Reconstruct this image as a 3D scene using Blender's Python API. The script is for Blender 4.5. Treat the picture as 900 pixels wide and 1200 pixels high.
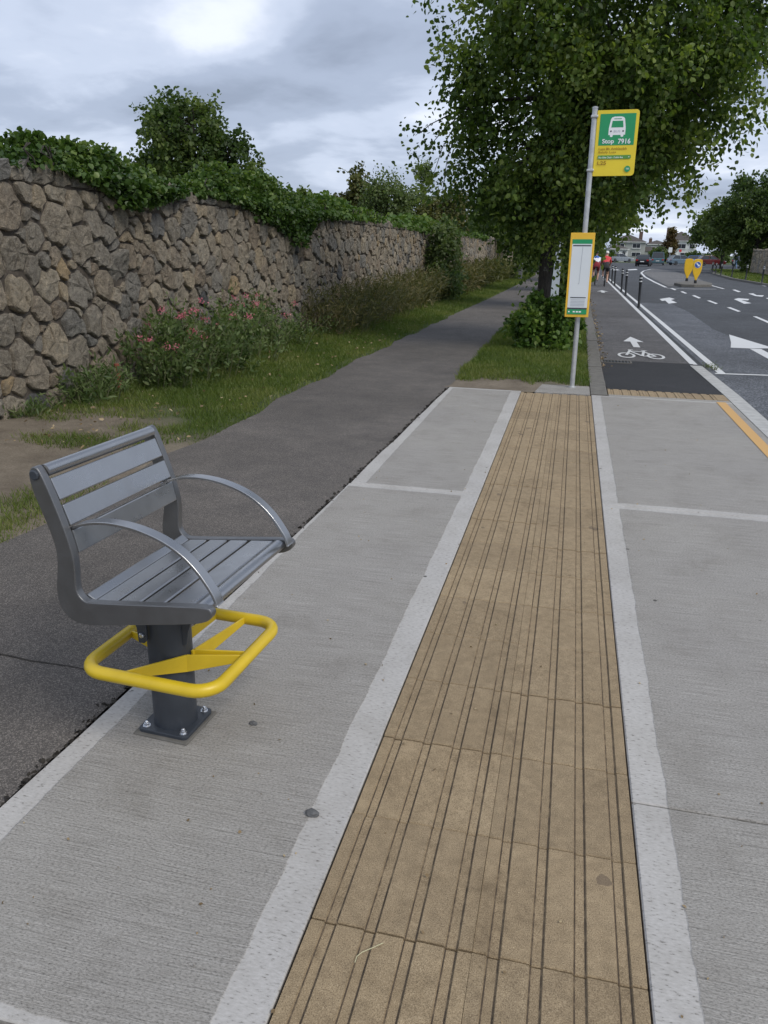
import bpy, bmesh, math, random
import numpy as np
from mathutils import Vector, Matrix
from math import sin, cos, pi, radians

for o in list(bpy.data.objects): bpy.data.objects.remove(o)
scn = bpy.context.scene
COL = scn.collection
random.seed(7); RNG = np.random.default_rng(11)

# ------------------------------------------------------------------ camera
PITCH, YAW, ROLL, CAMH, FPX = 0.32959, 0.22698, 0.01918, 1.5737, 903.0
cp, sp, cy, sy = cos(PITCH), sin(PITCH), cos(YAW), sin(YAW)
_f = Vector((-sy*cp, cy*cp, -sp)); _r = Vector((cy, sy, 0)); _u = _r.cross(_f)
_r, _u = _r*cos(ROLL)+_u*sin(ROLL), -_r*sin(ROLL)+_u*cos(ROLL)
cam = bpy.data.cameras.new('camera'); camo = bpy.data.objects.new('camera', cam); COL.objects.link(camo)
cam.sensor_fit = 'VERTICAL'; cam.sensor_height = 24.0; cam.lens = 24.0*FPX/1200.0
cam.clip_start = 0.05; cam.clip_end = 2000
camo.matrix_world = Matrix(((_r.x, _u.x, -_f.x, 0), (_r.y, _u.y, -_f.y, 0), (_r.z, _u.z, -_f.z, CAMH), (0, 0, 0, 1)))
scn.camera = camo

def gnd(x, y, z=0.0):
    "photo pixel (900x1200) -> point on the level ground at height z"
    d = _f + _r*((x-450)/FPX) - _u*((y-600)/FPX)
    t = (z-CAMH)/d.z
    return Vector((0, 0, CAMH)) + d*t

# ------------------------------------------------------------------ world and sun
SUN_EL, SUN_AZ = radians(47), radians(122)          # azimuth clockwise from +Y
w = bpy.data.worlds.new('World'); scn.world = w; w.use_nodes = True
nt = w.node_tree; nt.nodes.clear()
def N(nt, t, **k):
    n = nt.nodes.new(t)
    for a, b in k.items():
        if a == 'inp':
            for i, v in b.items(): n.inputs[i].default_value = v
        else: setattr(n, a, b)
    return n
def LK(nt, a, b): nt.links.new(a, b)
def ramp(nt, fac, stops, interp='LINEAR'):
    r = N(nt, 'ShaderNodeValToRGB'); r.color_ramp.interpolation = interp
    e = r.color_ramp.elements
    while len(e) < len(stops): e.new(0.5)
    for i, (p, c) in enumerate(stops):
        e[i].position = p; e[i].color = (c[0], c[1], c[2], 1) if not isinstance(c, (int, float)) else (c, c, c, 1)
    LK(nt, fac, r.inputs[0]); return r.outputs[0]
def mth(nt, op, a, b=None, clamp=False):
    m = N(nt, 'ShaderNodeMath', operation=op, use_clamp=clamp)
    for i, v in enumerate((a, b)):
        if v is None: continue
        if isinstance(v, (int, float)): m.inputs[i].default_value = v
        else: LK(nt, v, m.inputs[i])
    return m.outputs[0]
def mix(nt, fac, a, b, mode='MIX'):
    m = N(nt, 'ShaderNodeMix', data_type='RGBA', blend_type=mode)
    for s, v in ((m.inputs[0], fac), (m.inputs[6], a), (m.inputs[7], b)):
        if isinstance(v, (int, float)): s.default_value = v
        elif isinstance(v, tuple): s.default_value = (v[0], v[1], v[2], 1)
        else: LK(nt, v, s)
    return m.outputs[2]
tc = N(nt, 'ShaderNodeTexCoord'); sep = N(nt, 'ShaderNodeSeparateXYZ'); LK(nt, tc.outputs['Generated'], sep.inputs[0])
zz = mth(nt, 'ADD', mth(nt, 'MAXIMUM', sep.outputs[2], 0.0), 0.16)
cmb = N(nt, 'ShaderNodeCombineXYZ')
LK(nt, mth(nt, 'DIVIDE', sep.outputs[0], zz), cmb.inputs[0]); LK(nt, mth(nt, 'DIVIDE', sep.outputs[1], zz), cmb.inputs[1])
cmb.inputs[2].default_value = 3.1
n1 = N(nt, 'ShaderNodeTexNoise', inp={'Scale': 0.62, 'Detail': 7.0, 'Roughness': 0.5, 'Distortion': 0.35}); LK(nt, cmb.outputs[0], n1.inputs['Vector'])
n2 = N(nt, 'ShaderNodeTexNoise', inp={'Scale': 1.9, 'Detail': 5.0, 'Roughness': 0.55, 'Distortion': 0.3}); LK(nt, cmb.outputs[0], n2.inputs['Vector'])
cl = mth(nt, 'ADD', mth(nt, 'MULTIPLY', n1.outputs[0], 0.72), mth(nt, 'MULTIPLY', n2.outputs[0], 0.28))
cloud = ramp(nt, cl, [(0.37, (0.235, 0.275, 0.36)), (0.46, (0.315, 0.365, 0.47)), (0.53, (0.44, 0.495, 0.61)), (0.63, (0.66, 0.70, 0.79))], 'EASE')
sky = N(nt, 'ShaderNodeTexSky', sky_type='NISHITA', sun_disc=False, sun_elevation=SUN_EL, sun_rotation=SUN_AZ, air_density=1.0, dust_density=1.0)
skyc = mix(nt, 1.0, sky.outputs[0], (0.10, 0.10, 0.10), 'MULTIPLY')
bg = N(nt, 'ShaderNodeBackground'); LK(nt, mix(nt, 0.94, skyc, cloud), bg.inputs[0]); bg.inputs[1].default_value = 1.0
ow = N(nt, 'ShaderNodeOutputWorld'); LK(nt, bg.outputs[0], ow.inputs[0])

sl = bpy.data.lights.new('sun', 'SUN'); so = bpy.data.objects.new('sun', sl); COL.objects.link(so)
sl.energy = 1.5; sl.angle = radians(25); sl.color = (1.0, 0.94, 0.85)
sd = Vector((sin(SUN_AZ)*cos(SUN_EL), cos(SUN_AZ)*cos(SUN_EL), sin(SUN_EL)))
so.rotation_euler = (-sd).to_track_quat('-Z', 'Y').to_euler()
scn.view_settings.view_transform = 'Standard'; scn.view_settings.look = 'None'
scn.view_settings.gamma = 1; scn.view_settings.exposure = 0.55; scn.view_settings.use_curve_mapping = False

# ------------------------------------------------------------------ materials
MATS = {}
def newmat(name):
    m = bpy.data.materials.new(name); m.use_nodes = True
    t = m.node_tree; b = t.nodes['Principled BSDF']; MATS[name] = m
    return m, t, b
def setc(t, b, v, sock='Base Color'):
    if isinstance(v, tuple): b.inputs[sock].default_value = (v[0], v[1], v[2], 1)
    elif isinstance(v, (int, float)): b.inputs[sock].default_value = v
    else: LK(t, v, b.inputs[sock])
def pos(t, kind='Position'):
    if kind == 'Object': return N(t, 'ShaderNodeTexCoord').outputs['Object']
    return N(t, 'ShaderNodeNewGeometry').outputs['Position']
def noise(t, vec, scale, detail=4, rough=0.55, dist=0.0):
    n = N(t, 'ShaderNodeTexNoise', inp={'Scale': scale, 'Detail': detail, 'Roughness': rough, 'Distortion': dist})
    LK(t, vec, n.inputs['Vector']); return n.outputs[0]
def vmul(t, vec, s):
    m = N(t, 'ShaderNodeVectorMath', operation='MULTIPLY'); LK(t, vec, m.inputs[0]); m.inputs[1].default_value = s; return m.outputs[0]
def bump(t, b, h, strength=0.4, dist=0.01):
    n = N(t, 'ShaderNodeBump', inp={'Strength': strength, 'Distance': dist}); LK(t, h, n.inputs['Height']); LK(t, n.outputs[0], b.inputs['Normal'])
def plain(name, c, rough=0.6, metal=0.0, var=0.12, scale=8.0, bmp=0.0, bscale=60, spec=0.5, coat=0.0):
    m, t, b = newmat(name)
    p = pos(t, 'Object'); n = noise(t, p, scale, 5)
    lo = tuple(x*(1-var) for x in c); hi = tuple(min(1, x*(1+var)) for x in c)
    setc(t, b, ramp(t, n, [(0.3, lo), (0.7, hi)]))
    rn = ramp(t, noise(t, p, scale*2.3, 4), [(0.3, max(0, rough-0.07)), (0.7, min(1, rough+0.07))]); LK(t, rn, b.inputs['Roughness'])
    b.inputs['Metallic'].default_value = metal; b.inputs['Specular IOR Level'].default_value = spec
    if coat: b.inputs['Coat Weight'].default_value = coat; b.inputs['Coat Roughness'].default_value = 0.08
    if bmp: bump(t, b, noise(t, p, bscale, 3), bmp, 0.004)
    return m

def asphalt(name, base, chips, chipscale=130, warm=0.0, wear=1.0):
    m, t, b = newmat(name); p = pos(t)
    v = N(t, 'ShaderNodeTexVoronoi', inp={'Scale': chipscale}); LK(t, p, v.inputs['Vector'])
    sepc = N(t, 'ShaderNodeSeparateColor'); LK(t, v.outputs['Color'], sepc.inputs[0])
    chip = ramp(t, sepc.outputs[0], [(0.0, tuple(x*0.6 for x in base)), (0.62, base), (0.86, chips), (1.0, tuple(x*1.25 for x in chips))])
    big = noise(t, p, 0.55, 6, 0.6, 0.4); mid = noise(t, p, 4.0, 5, 0.65)
    c = mix(t, 1.0, chip, ramp(t, big, [(0.3, (0.72, 0.71, 0.70)), (0.7, (1.22, 1.21, 1.2))]), 'MULTIPLY')
    c = mix(t, 1.0, c, ramp(t, mid, [(0.3, (0.82, 0.82, 0.83)), (0.7, (1.15, 1.14, 1.12))]), 'MULTIPLY')
    setc(t, b, c); b.inputs['Roughness'].default_value = 0.88
    bump(t, b, v.outputs['Distance'], 0.5, 0.004); return m
asphalt('path_asphalt', (0.098, 0.089, 0.081), (0.165, 0.150, 0.135), 260)
asphalt('road_asphalt', (0.052, 0.057, 0.064), (0.09, 0.096, 0.105), 110)
asphalt('lane_asphalt', (0.085, 0.093, 0.107), (0.19, 0.205, 0.23), 75)
asphalt('track_asphalt', (0.088, 0.086, 0.088), (0.15, 0.148, 0.15), 90)
asphalt('fresh_asphalt', (0.022, 0.023, 0.026), (0.034, 0.035, 0.038), 140)
asphalt('median_asphalt', (0.14, 0.14, 0.14), (0.2, 0.2, 0.2), 60)

def concrete(name, rect, margins, wob=0.006):
    "broom finished bay with smooth trowelled margins; rect in world metres"
    m, t, b = newmat(name); p = pos(t)
    s = N(t, 'ShaderNodeSeparateXYZ'); LK(t, p, s.inputs[0])
    x0, x1, y0, y1 = rect; ml, mr, mn, mf = margins
    wn = mth(t, 'MULTIPLY', mth(t, 'SUBTRACT', noise(t, p, 6.0, 5, 0.7), 0.5), wob*5)
    X = mth(t, 'ADD', s.outputs[0], wn); Y = mth(t, 'ADD', s.outputs[1], mth(t, 'MULTIPLY', wn, 1.6))
    d = None
    for v, e, sg, mm in ((X, x0, 1, ml), (X, x1, -1, mr), (Y, y0, 1, mn), (Y, y1, -1, mf)):
        q = mth(t, 'SUBTRACT', mth(t, 'MULTIPLY', mth(t, 'SUBTRACT', v, e), sg), mm)
        d = q if d is None else mth(t, 'MINIMUM', d, q)
    brushed = ramp(t, mth(t, 'ADD', mth(t, 'MULTIPLY', d, 220.0), 0.5, True), [(0.0, 0.0), (1.0, 1.0)])
    wave = mth(t, 'MULTIPLY', noise(t, p, 0.8, 1), 0.07)
    cv = N(t, 'ShaderNodeCombineXYZ'); LK(t, mth(t, 'MULTIPLY', s.outputs[0], 4.0), cv.inputs[0]); LK(t, mth(t, 'MULTIPLY', mth(t, 'ADD', s.outputs[1], wave), 230.0), cv.inputs[1])
    lines = noise(t, cv.outputs[0], 1.0, 4, 0.7)
    grit = noise(t, vmul(t, p, (0.6, 1.25, 1)), 190, 4, 0.75); blot = noise(t, p, 3.2, 9, 0.72, 0.3); big = noise(t, p, 0.6, 4)
    pit = N(t, 'ShaderNodeTexNoise', inp={'Scale': 1.0, 'Detail': 2.0, 'Roughness': 0.6}); LK(t, vmul(t, p, (55, 150, 60)), pit.inputs['Vector'])
    bc = ramp(t, lines, [(0.28, (0.135, 0.132, 0.124)), (0.42, (0.245, 0.242, 0.234)), (0.58, (0.295, 0.293, 0.286)), (0.74, (0.37, 0.37, 0.365))])
    bc = mix(t, 1.0, bc, ramp(t, grit, [(0.33, (0.42, 0.41, 0.40)), (0.47, (0.98, 0.98, 0.98)), (0.70, (1.4, 1.4, 1.4))]), 'MULTIPLY')
    bc = mix(t, 1.0, bc, ramp(t, blot, [(0.28, (0.80, 0.785, 0.76)), (0.46, (0.98, 0.975, 0.965)), (0.75, (1.10, 1.10, 1.10))]), 'MULTIPLY')
    scn_ = ramp(t, pit.outputs[0], [(0.28, (0.15, 0.146, 0.138)), (0.39, (0.365, 0.366, 0.364)), (0.7, (0.44, 0.442, 0.445))])
    scn_ = mix(t, 1.0, scn_, ramp(t, blot, [(0.28, (0.82, 0.81, 0.79)), (0.55, (1, 1, 1)), (0.8, (1.06, 1.06, 1.06))]), 'MULTIPLY')
    c = mix(t, brushed, scn_, bc)
    c = mix(t, 1.0, c, ramp(t, big, [(0.3, (0.93, 0.93, 0.94)), (0.7, (1.05, 1.05, 1.04))]), 'MULTIPLY')
    spot = N(t, 'ShaderNodeTexVoronoi', inp={'Scale': 2.6, 'Randomness': 1.0}); LK(t, p, spot.inputs['Vector'])
    sm = ramp(t, mth(t, 'ADD', spot.outputs['Distance'], mth(t, 'MULTIPLY', noise(t, p, 30, 3), 0.03)), [(0.035, (0.2, 0.19, 0.18)), (0.047, (1, 1, 1))])
    c = mix(t, 1.0, c, sm, 'MULTIPLY')
    c = mix(t, 1.0, c, (1.04, 1.0, 0.945), 'MULTIPLY')
    setc(t, b, c); b.inputs['Roughness'].default_value = 0.68
    hh = mth(t, 'ADD', mth(t, 'MULTIPLY', mth(t, 'MULTIPLY', lines, brushed), 1.0), mth(t, 'MULTIPLY', grit, 0.25))
    bump(t, b, hh, 0.8, 0.005); return m

def stone_mat():
    m, t, b = newmat('wall_stone'); p = pos(t)
    oi = N(t, 'ShaderNodeAttribute', attribute_name='tint'); hue = oi.outputs['Fac']
    c = ramp(t, hue, [(0.0, (0.10, 0.104, 0.108)), (0.10, (0.255, 0.25, 0.235)), (0.28, (0.355, 0.325, 0.275)), (0.5, (0.43, 0.37, 0.285)), (0.68, (0.345, 0.28, 0.21)), (0.82, (0.48, 0.425, 0.335)), (1.0, (0.50, 0.38, 0.23))])
    n1 = noise(t, p, 13, 9, 0.78); n2 = noise(t, p, 95, 4, 0.8)
    c = mix(t, 1.0, c, ramp(t, n1, [(0.30, (0.40, 0.37, 0.33)), (0.48, (0.92, 0.92, 0.92)), (0.68, (1.45, 1.42, 1.36))]), 'MULTIPLY')
    c = mix(t, 1.0, c, ramp(t, n2, [(0.3, (0.45, 0.44, 0.43)), (0.52, (1, 1, 1)), (0.72, (1.5, 1.48, 1.45))]), 'MULTIPLY')
    li = noise(t, p, 3.1, 7, 0.7, 0.6)
    c = mix(t, ramp(t, li, [(0.56, 0.0), (0.72, 0.45)]), c, (0.32, 0.32, 0.29))
    setc(t, b, c); b.inputs['Roughness'].default_value = 0.92
    bump(t, b, mth(t, 'ADD', mth(t, 'MULTIPLY', n1, 1.0), mth(t, 'MULTIPLY', n2, 0.2)), 1.0, 0.12); return m
stone_mat()
def earth(name, cols, sc=3.0):
    m, t, b = newmat(name); p = pos(t)
    n1 = noise(t, p, sc, 8, 0.68, 0.3); n2 = noise(t, p, 70, 4, 0.7)
    c = ramp(t, n1, [(0.3, cols[0]), (0.5, cols[1]), (0.7, cols[2])])
    c = mix(t, 1.0, c, ramp(t, n2, [(0.3, (0.62, 0.62, 0.62)), (0.7, (1.3, 1.3, 1.3))]), 'MULTIPLY')
    setc(t, b, c); b.inputs['Roughness'].default_value = 0.95
    bump(t, b, mth(t, 'ADD', n1, mth(t, 'MULTIPLY', n2, 0.3)), 0.7, 0.03); return m
earth('mortar', [(0.045, 0.037, 0.029), (0.085, 0.070, 0.055), (0.15, 0.127, 0.102)], 9)
earth('bare_earth', [(0.135, 0.108, 0.076), (0.205, 0.168, 0.122), (0.27, 0.225, 0.168)], 2.2)
earth('turf_soil', [(0.035, 0.052, 0.014), (0.05, 0.074, 0.019), (0.078, 0.084, 0.034)], 2.0)
earth('far_ground', [(0.05, 0.07, 0.02), (0.06, 0.085, 0.025), (0.08, 0.09, 0.035)], 0.3)
earth('dark_soil', [(0.018, 0.015, 0.012), (0.03, 0.026, 0.021), (0.045, 0.04, 0.03)], 12)

def leafmat(name, dark, mid, light, trans=0.35, rough=0.5):
    m, t, b = newmat(name)
    g = N(t, 'ShaderNodeNewGeometry'); at = N(t, 'ShaderNodeAttribute', attribute_name='tint')
    f = mth(t, 'ADD', mth(t, 'MULTIPLY', g.outputs['Random Per Island'], 0.35), mth(t, 'MULTIPLY', at.outputs['Fac'], 0.65))
    c = ramp(t, f, [(0.12, dark), (0.5, mid), (0.88, light)])
    setc(t, b, c); b.inputs['Roughness'].default_value = rough; b.inputs['Specular IOR Level'].default_value = 0.35
    tr = N(t, 'ShaderNodeBsdfTranslucent'); LK(t, mix(t, 1.0, c, (1.15, 1.25, 0.6), 'MULTIPLY'), tr.inputs[0])
    ms = N(t, 'ShaderNodeMixShader'); ms.inputs[0].default_value = trans
    LK(t, b.outputs[0], ms.inputs[1]); LK(t, tr.outputs[0], ms.inputs[2])
    LK(t, ms.outputs[0], t.nodes['Material Output'].inputs[0]); return m
leafmat('lime_leaf', (0.036, 0.070, 0.014), (0.082, 0.135, 0.027), (0.21, 0.265, 0.06), 0.45)
leafmat('shoot_leaf', (0.04, 0.085, 0.016), (0.08, 0.15, 0.028), (0.17, 0.25, 0.05), 0.4)
leafmat('ivy_leaf', (0.026, 0.058, 0.012), (0.065, 0.118, 0.024), (0.20, 0.27, 0.075), 0.35, 0.42)
leafmat('creeper_leaf', (0.05, 0.10, 0.02), (0.09, 0.16, 0.03), (0.20, 0.26, 0.06), 0.3)
leafmat('far_leaf', (0.040, 0.072, 0.020), (0.074, 0.118, 0.032), (0.15, 0.195, 0.055), 0.45)
leafmat('olive_leaf', (0.06, 0.072, 0.022), (0.105, 0.115, 0.035), (0.17, 0.165, 0.06), 0.4)
leafmat('russet_leaf', (0.075, 0.045, 0.02), (0.11, 0.075, 0.03), (0.15, 0.12, 0.045), 0.3)
leafmat('pale_leaf', (0.065, 0.10, 0.035), (0.11, 0.155, 0.055), (0.18, 0.22, 0.09), 0.4)
leafmat('weed_leaf', (0.055, 0.095, 0.032), (0.105, 0.155, 0.052), (0.19, 0.235, 0.095), 0.45)
leafmat('dry_weed', (0.065, 0.078, 0.024), (0.12, 0.12, 0.042), (0.23, 0.185, 0.09), 0.4)
leafmat('grass_blade', (0.07, 0.115, 0.02), (0.13, 0.18, 0.036), (0.26, 0.265, 0.09), 0.45)
leafmat('dry_litter', (0.16, 0.11, 0.055), (0.28, 0.20, 0.11), (0.42, 0.33, 0.20), 0.15)
leafmat('valerian_petal', (0.42, 0.10, 0.15), (0.55, 0.16, 0.22), (0.68, 0.28, 0.33), 0.3)
def barkmat():
    m, t, b = newmat('bark'); p = pos(t)
    n = noise(t, vmul(t, p, (1, 1, 0.25)), 34, 6, 0.7); l = noise(t, p, 9, 5)
    c = ramp(t, n, [(0.3, (0.018, 0.015, 0.013)), (0.6, (0.058, 0.05, 0.042)), (0.8, (0.10, 0.09, 0.075))])
    c = mix(t, ramp(t, l, [(0.62, 0.0), (0.68, 0.6)]), c, (0.17, 0.17, 0.15))
    setc(t, b, c); b.inputs['Roughness'].default_value = 0.95; bump(t, b, n, 0.9, 0.02)
barkmat()
plain('steel', (0.37, 0.373, 0.376), 0.30, 0.92, 0.06, 5, 0.05, 220)
plain('steel_plate', (0.20, 0.20, 0.20), 0.40, 0.85, 0.08, 7, 0.05, 220)
plain('post_grey', (0.040, 0.047, 0.058), 0.42, 0.0, 0.12, 9, 0.08, 250)
plain('guard_yellow', (0.62, 0.44, 0.018), 0.38, 0.0, 0.07, 9, 0.05, 200)
plain('bolt_steel', (0.6, 0.62, 0.65), 0.3, 0.9, 0.1, 30)
plain('galvanised', (0.52, 0.53, 0.53), 0.42, 0.55, 0.16, 14, 0.08, 180)
plain('sign_yellow', (0.80, 0.62, 0.035), 0.4, 0.0, 0.04, 5)
plain('case_yellow', (0.83, 0.50, 0.045), 0.4, 0.0, 0.05, 5)
plain('sign_green', (0.018, 0.30, 0.115), 0.4, 0.0, 0.05, 6)
plain('bar_green', (0.10, 0.30, 0.06), 0.4, 0.0, 0.05, 6)
plain('print_white', (0.83, 0.85, 0.86), 0.5, 0.0, 0.02, 6)
plain('print_brown', (0.30, 0.16, 0.01), 0.5, 0.0, 0.05, 6)
plain('print_dark', (0.05, 0.055, 0.07), 0.5, 0.0, 0.05, 6)
plain('print_grey', (0.45, 0.48, 0.52), 0.5, 0.0, 0.05, 6)
plain('paper', (0.70, 0.74, 0.76), 0.35, 0.0, 0.04, 3, 0, 60, 0.6)
plain('white_board', (0.50, 0.55, 0.60), 0.6, 0.0, 0.12, 6)
plain('bollard_black', (0.022, 0.024, 0.027), 0.45, 0.0, 0.2, 9)
plain('reflector', (0.75, 0.77, 0.78), 0.3, 0.0, 0.05, 9)
plain('beacon_yellow', (0.82, 0.50, 0.02), 0.45, 0.0, 0.06, 6)
plain('sign_blue', (0.02, 0.10, 0.42), 0.4, 0.0, 0.05, 6)
plain('kerb_concrete', (0.40, 0.40, 0.385), 0.85, 0.0, 0.16, 11, 0.4, 160)
plain('kerb_old', (0.14, 0.133, 0.118), 0.9, 0.0, 0.25, 9, 0.5, 120)
plain('timber_grey', (0.36, 0.34, 0.31), 0.85, 0.0, 0.25, 9, 0.4, 60)
plain('render_grey', (0.36, 0.37, 0.35), 0.9, 0.0, 0.06, 0.8)
plain('render_white', (0.66, 0.67, 0.65), 0.9, 0.0, 0.06, 0.8)
plain('roof_slate', (0.075, 0.066, 0.060), 0.85, 0.0, 0.2, 2.0, 0.4, 8)
plain('brick_red', (0.13, 0.085, 0.065), 0.9, 0.0, 0.2, 3.0)
plain('window_dark', (0.03, 0.035, 0.045), 0.12, 0.0, 0.1, 1, 0, 60, 0.6)
plain('frame_white', (0.75, 0.76, 0.76), 0.5, 0.0, 0.04, 4)
for nm, c in (('car_black', (0.014, 0.015, 0.018)), ('car_silver', (0.30, 0.34, 0.37)), ('car_teal', (0.10, 0.19, 0.22)), ('car_blue', (0.025, 0.13, 0.42)), ('car_red', (0.13, 0.018, 0.02)), ('car_pale', (0.16, 0.23, 0.30)), ('car_dark', (0.03, 0.033, 0.036))):
    plain(nm, c, 0.3, 0.25, 0.05, 1.5, coat=0.6)
plain('car_glass', (0.025, 0.03, 0.035), 0.06, 0.0, 0.05, 1, 0, 60, 0.8)
plain('tyre', (0.018, 0.018, 0.018), 0.85, 0.0, 0.2, 20)
plain('rim', (0.40, 0.41, 0.42), 0.35, 0.7, 0.1, 9)
plain('tail_red', (0.45, 0.015, 0.012), 0.25)
plain('head_clear', (0.7, 0.72, 0.74), 0.15)
plain('plate_white', (0.75, 0.76, 0.74), 0.4)
plain('skin', (0.46, 0.27, 0.19), 0.55)
plain('jersey_red', (0.62, 0.055, 0.06), 0.7); plain('jersey_white', (0.78, 0.80, 0.84), 0.7); plain('jersey_blue', (0.06, 0.15, 0.48), 0.7)
plain('shorts_black', (0.02, 0.02, 0.023), 0.7); plain('shorts_red', (0.25, 0.02, 0.03), 0.7)
plain('denim', (0.13, 0.22, 0.38), 0.85); plain('top_navy', (0.045, 0.06, 0.11), 0.85); plain('shoe_dark', (0.02, 0.02, 0.022), 0.6)
plain('hair_dark', (0.03, 0.022, 0.016), 0.7); plain('helmet_white', (0.75, 0.75, 0.72), 0.4); plain('helmet_dark', (0.03, 0.035, 0.05), 0.4)
plain('pebble', (0.10, 0.10, 0.10), 0.85, 0, 0.3, 40); plain('straw', (0.45, 0.42, 0.26), 0.8); plain('red_marker', (0.24, 0.06, 0.04), 0.8)
def tilemat():
    m, t, b = newmat('tactile_tile'); p = pos(t)
    oi = N(t, 'ShaderNodeObjectInfo')
    n1 = noise(t, p, 330, 3, 0.75); n2 = noise(t, p, 3.6, 10, 0.74, 0.4); n3 = noise(t, p, 24, 5, 0.7)
    c = ramp(t, n1, [(0.30, (0.10, 0.072, 0.040)), (0.46, (0.27, 0.203, 0.120)), (0.60, (0.35, 0.268, 0.164)), (0.75, (0.52, 0.43, 0.295))])
    c = mix(t, 1.0, c, ramp(t, n2, [(0.28, (0.60, 0.57, 0.54)), (0.43, (0.93, 0.92, 0.91)), (0.72, (1.10, 1.11, 1.13))]), 'MULTIPLY')
    c = mix(t, 1.0, c, ramp(t, n3, [(0.3, (0.78, 0.77, 0.76)), (0.7, (1.14, 1.14, 1.14))]), 'MULTIPLY')
    c = mix(t, 1.0, c, ramp(t, oi.outputs['Random'], [(0.0, (0.9, 0.895, 0.89)), (1.0, (1.09, 1.09, 1.085))]), 'MULTIPLY')
    v = N(t, 'ShaderNodeTexVoronoi', inp={'Scale': 3.4}); LK(t, p, v.inputs['Vector'])
    sc = N(t, 'ShaderNodeSeparateColor'); LK(t, v.outputs['Color'], sc.inputs[0])
    thr = mth(t, 'MULTIPLY', mth(t, 'MAXIMUM', mth(t, 'SUBTRACT', sc.outputs[0], 0.5), 0.0), 0.30)
    st = mth(t, 'LESS_THAN', mth(t, 'ADD', v.outputs['Distance'], mth(t, 'MULTIPLY', mth(t, 'SUBTRACT', noise(t, p, 22, 4), 0.5), 0.11)), thr)
    c = mix(t, mth(t, 'MULTIPLY', st, 0.55), c, (0.085, 0.06, 0.045))
    setc(t, b, c); b.inputs['Roughness'].default_value = 0.88; bump(t, b, n1, 0.7, 0.003)
tilemat()
def paint(name, c, wear=0.5):
    m, t, b = newmat(name); p = pos(t)
    n = noise(t, p, 38, 5, 0.75); n2 = noise(t, p, 2.5, 4)
    f = ramp(t, mth(t, 'ADD', mth(t, 'MULTIPLY', n, 0.7), mth(t, 'MULTIPLY', n2, 0.3)), [(wear-0.14, 0.0), (wear-0.03, 1.0)])
    setc(t, b, mix(t, f, tuple(x*0.35+0.05 for x in c), c)); b.inputs['Roughness'].default_value = 0.7
paint('road_white', (0.62, 0.63, 0.63), 0.44); paint('line_orange', (0.55, 0.33, 0.12), 0.42)

# ------------------------------------------------------------------ mesh helpers
class MB:
    def __init__(s): s.v = []; s.f = []; s.m = []
    def add(s, vs, fs, mi=0):
        k = len(s.v); s.v += [tuple(a) for a in vs]; s.f += [tuple(i+k for i in f) for f in fs]; s.m += [mi]*len(fs); return s
    def box(s, c, d, rz=0.0, mi=0, rot=None):
        hx, hy, hz = d[0]/2, d[1]/2, d[2]/2
        M = rot if rot is not None else Matrix.Rotation(rz, 3, 'Z')
        vs = [M @ Vector((x, y, z)) + Vector(c) for z in (-hz, hz) for x, y in ((-hx, -hy), (hx, -hy), (hx, hy), (-hx, hy))]
        return s.add(vs, [(3, 2, 1, 0), (4, 5, 6, 7), (0, 1, 5, 4), (1, 2, 6, 5), (2, 3, 7, 6), (3, 0, 4, 7)], mi)
    def tube(s, pts, r, n=8, closed=False, cap=True, mi=0):
        pts = [Vector(p) for p in pts]; L = len(pts)
        rs = r if isinstance(r, (list, tuple)) else [r]*L
        ref = None; vs = []
        for i, p in enumerate(pts):
            a = pts[(i-1) % L] if (closed or i > 0) else p
            b = pts[(i+1) % L] if (closed or i < L-1) else p
            d = (b-a).normalized()
            if ref is None:
                ref = d.orthogonal().normalized()
            ref = (ref - d*ref.dot(d))
            ref = ref.normalized() if ref.length > 1e-6 else d.orthogonal().normalized()
            q = d.cross(ref)
            for k in range(n):
                an = 2*pi*k/n
                vs.append(p + (ref*cos(an)+q*sin(an))*rs[i])
        fs = []
        for i in range(L if closed else L-1):
            for k in range(n):
                a = i*n+k; b = i*n+(k+1) % n; c = ((i+1) % L)*n+(k+1) % n; d = ((i+1) % L)*n+k
                fs.append((a, b, c, d))
        if cap and not closed:
            fs.append(tuple(reversed(range(n)))); fs.append(tuple(range((L-1)*n, L*n)))
        return s.add(vs, fs, mi)
    def lathe(s, prof, n=16, c=(0, 0, 0), mi=0):
        vs = [(c[0]+r*cos(2*pi*k/n), c[1]+r*sin(2*pi*k/n), c[2]+z) for r, z in prof for k in range(n)]
        fs = [(i*n+k, i*n+(k+1) % n, (i+1)*n+(k+1) % n, (i+1)*n+k) for i in range(len(prof)-1) for k in range(n)]
        fs += [tuple(reversed(range(n))), tuple(range((len(prof)-1)*n, len(prof)*n))]
        return s.add(vs, fs, mi)
    def prism(s, poly, off, T, mi=0):
        "poly: 2-d points, T maps (a,b,t) to 3-d, extruded t=off[0]..off[1]"
        n = len(poly)
        vs = [T(a, b, off[0]) for a, b in poly] + [T(a, b, off[1]) for a, b in poly]
        fs = [tuple(range(n)), tuple(range(2*n-1, n-1, -1))] + [(i, i+n, (i+1) % n+n, (i+1) % n) for i in range(n)]
        return s.add(vs, fs, mi)
def mesh_of(name, mb, mats, smooth=False, fix=True):
    me = bpy.data.meshes.new(name); me.from_pydata(mb.v, [], mb.f)
    for m in (mats if isinstance(mats, (list, tuple)) else [mats]): me.materials.append(MATS[m])
    if isinstance(mats, (list, tuple)) and len(mats) > 1: me.polygons.foreach_set('material_index', mb.m)
    if fix:
        b = bmesh.new(); b.from_mesh(me); bmesh.ops.recalc_face_normals(b, faces=b.faces); b.to_mesh(me); b.free()
    if smooth: me.polygons.foreach_set('use_smooth', [True]*len(me.polygons))
    me.update(); return me
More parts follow.
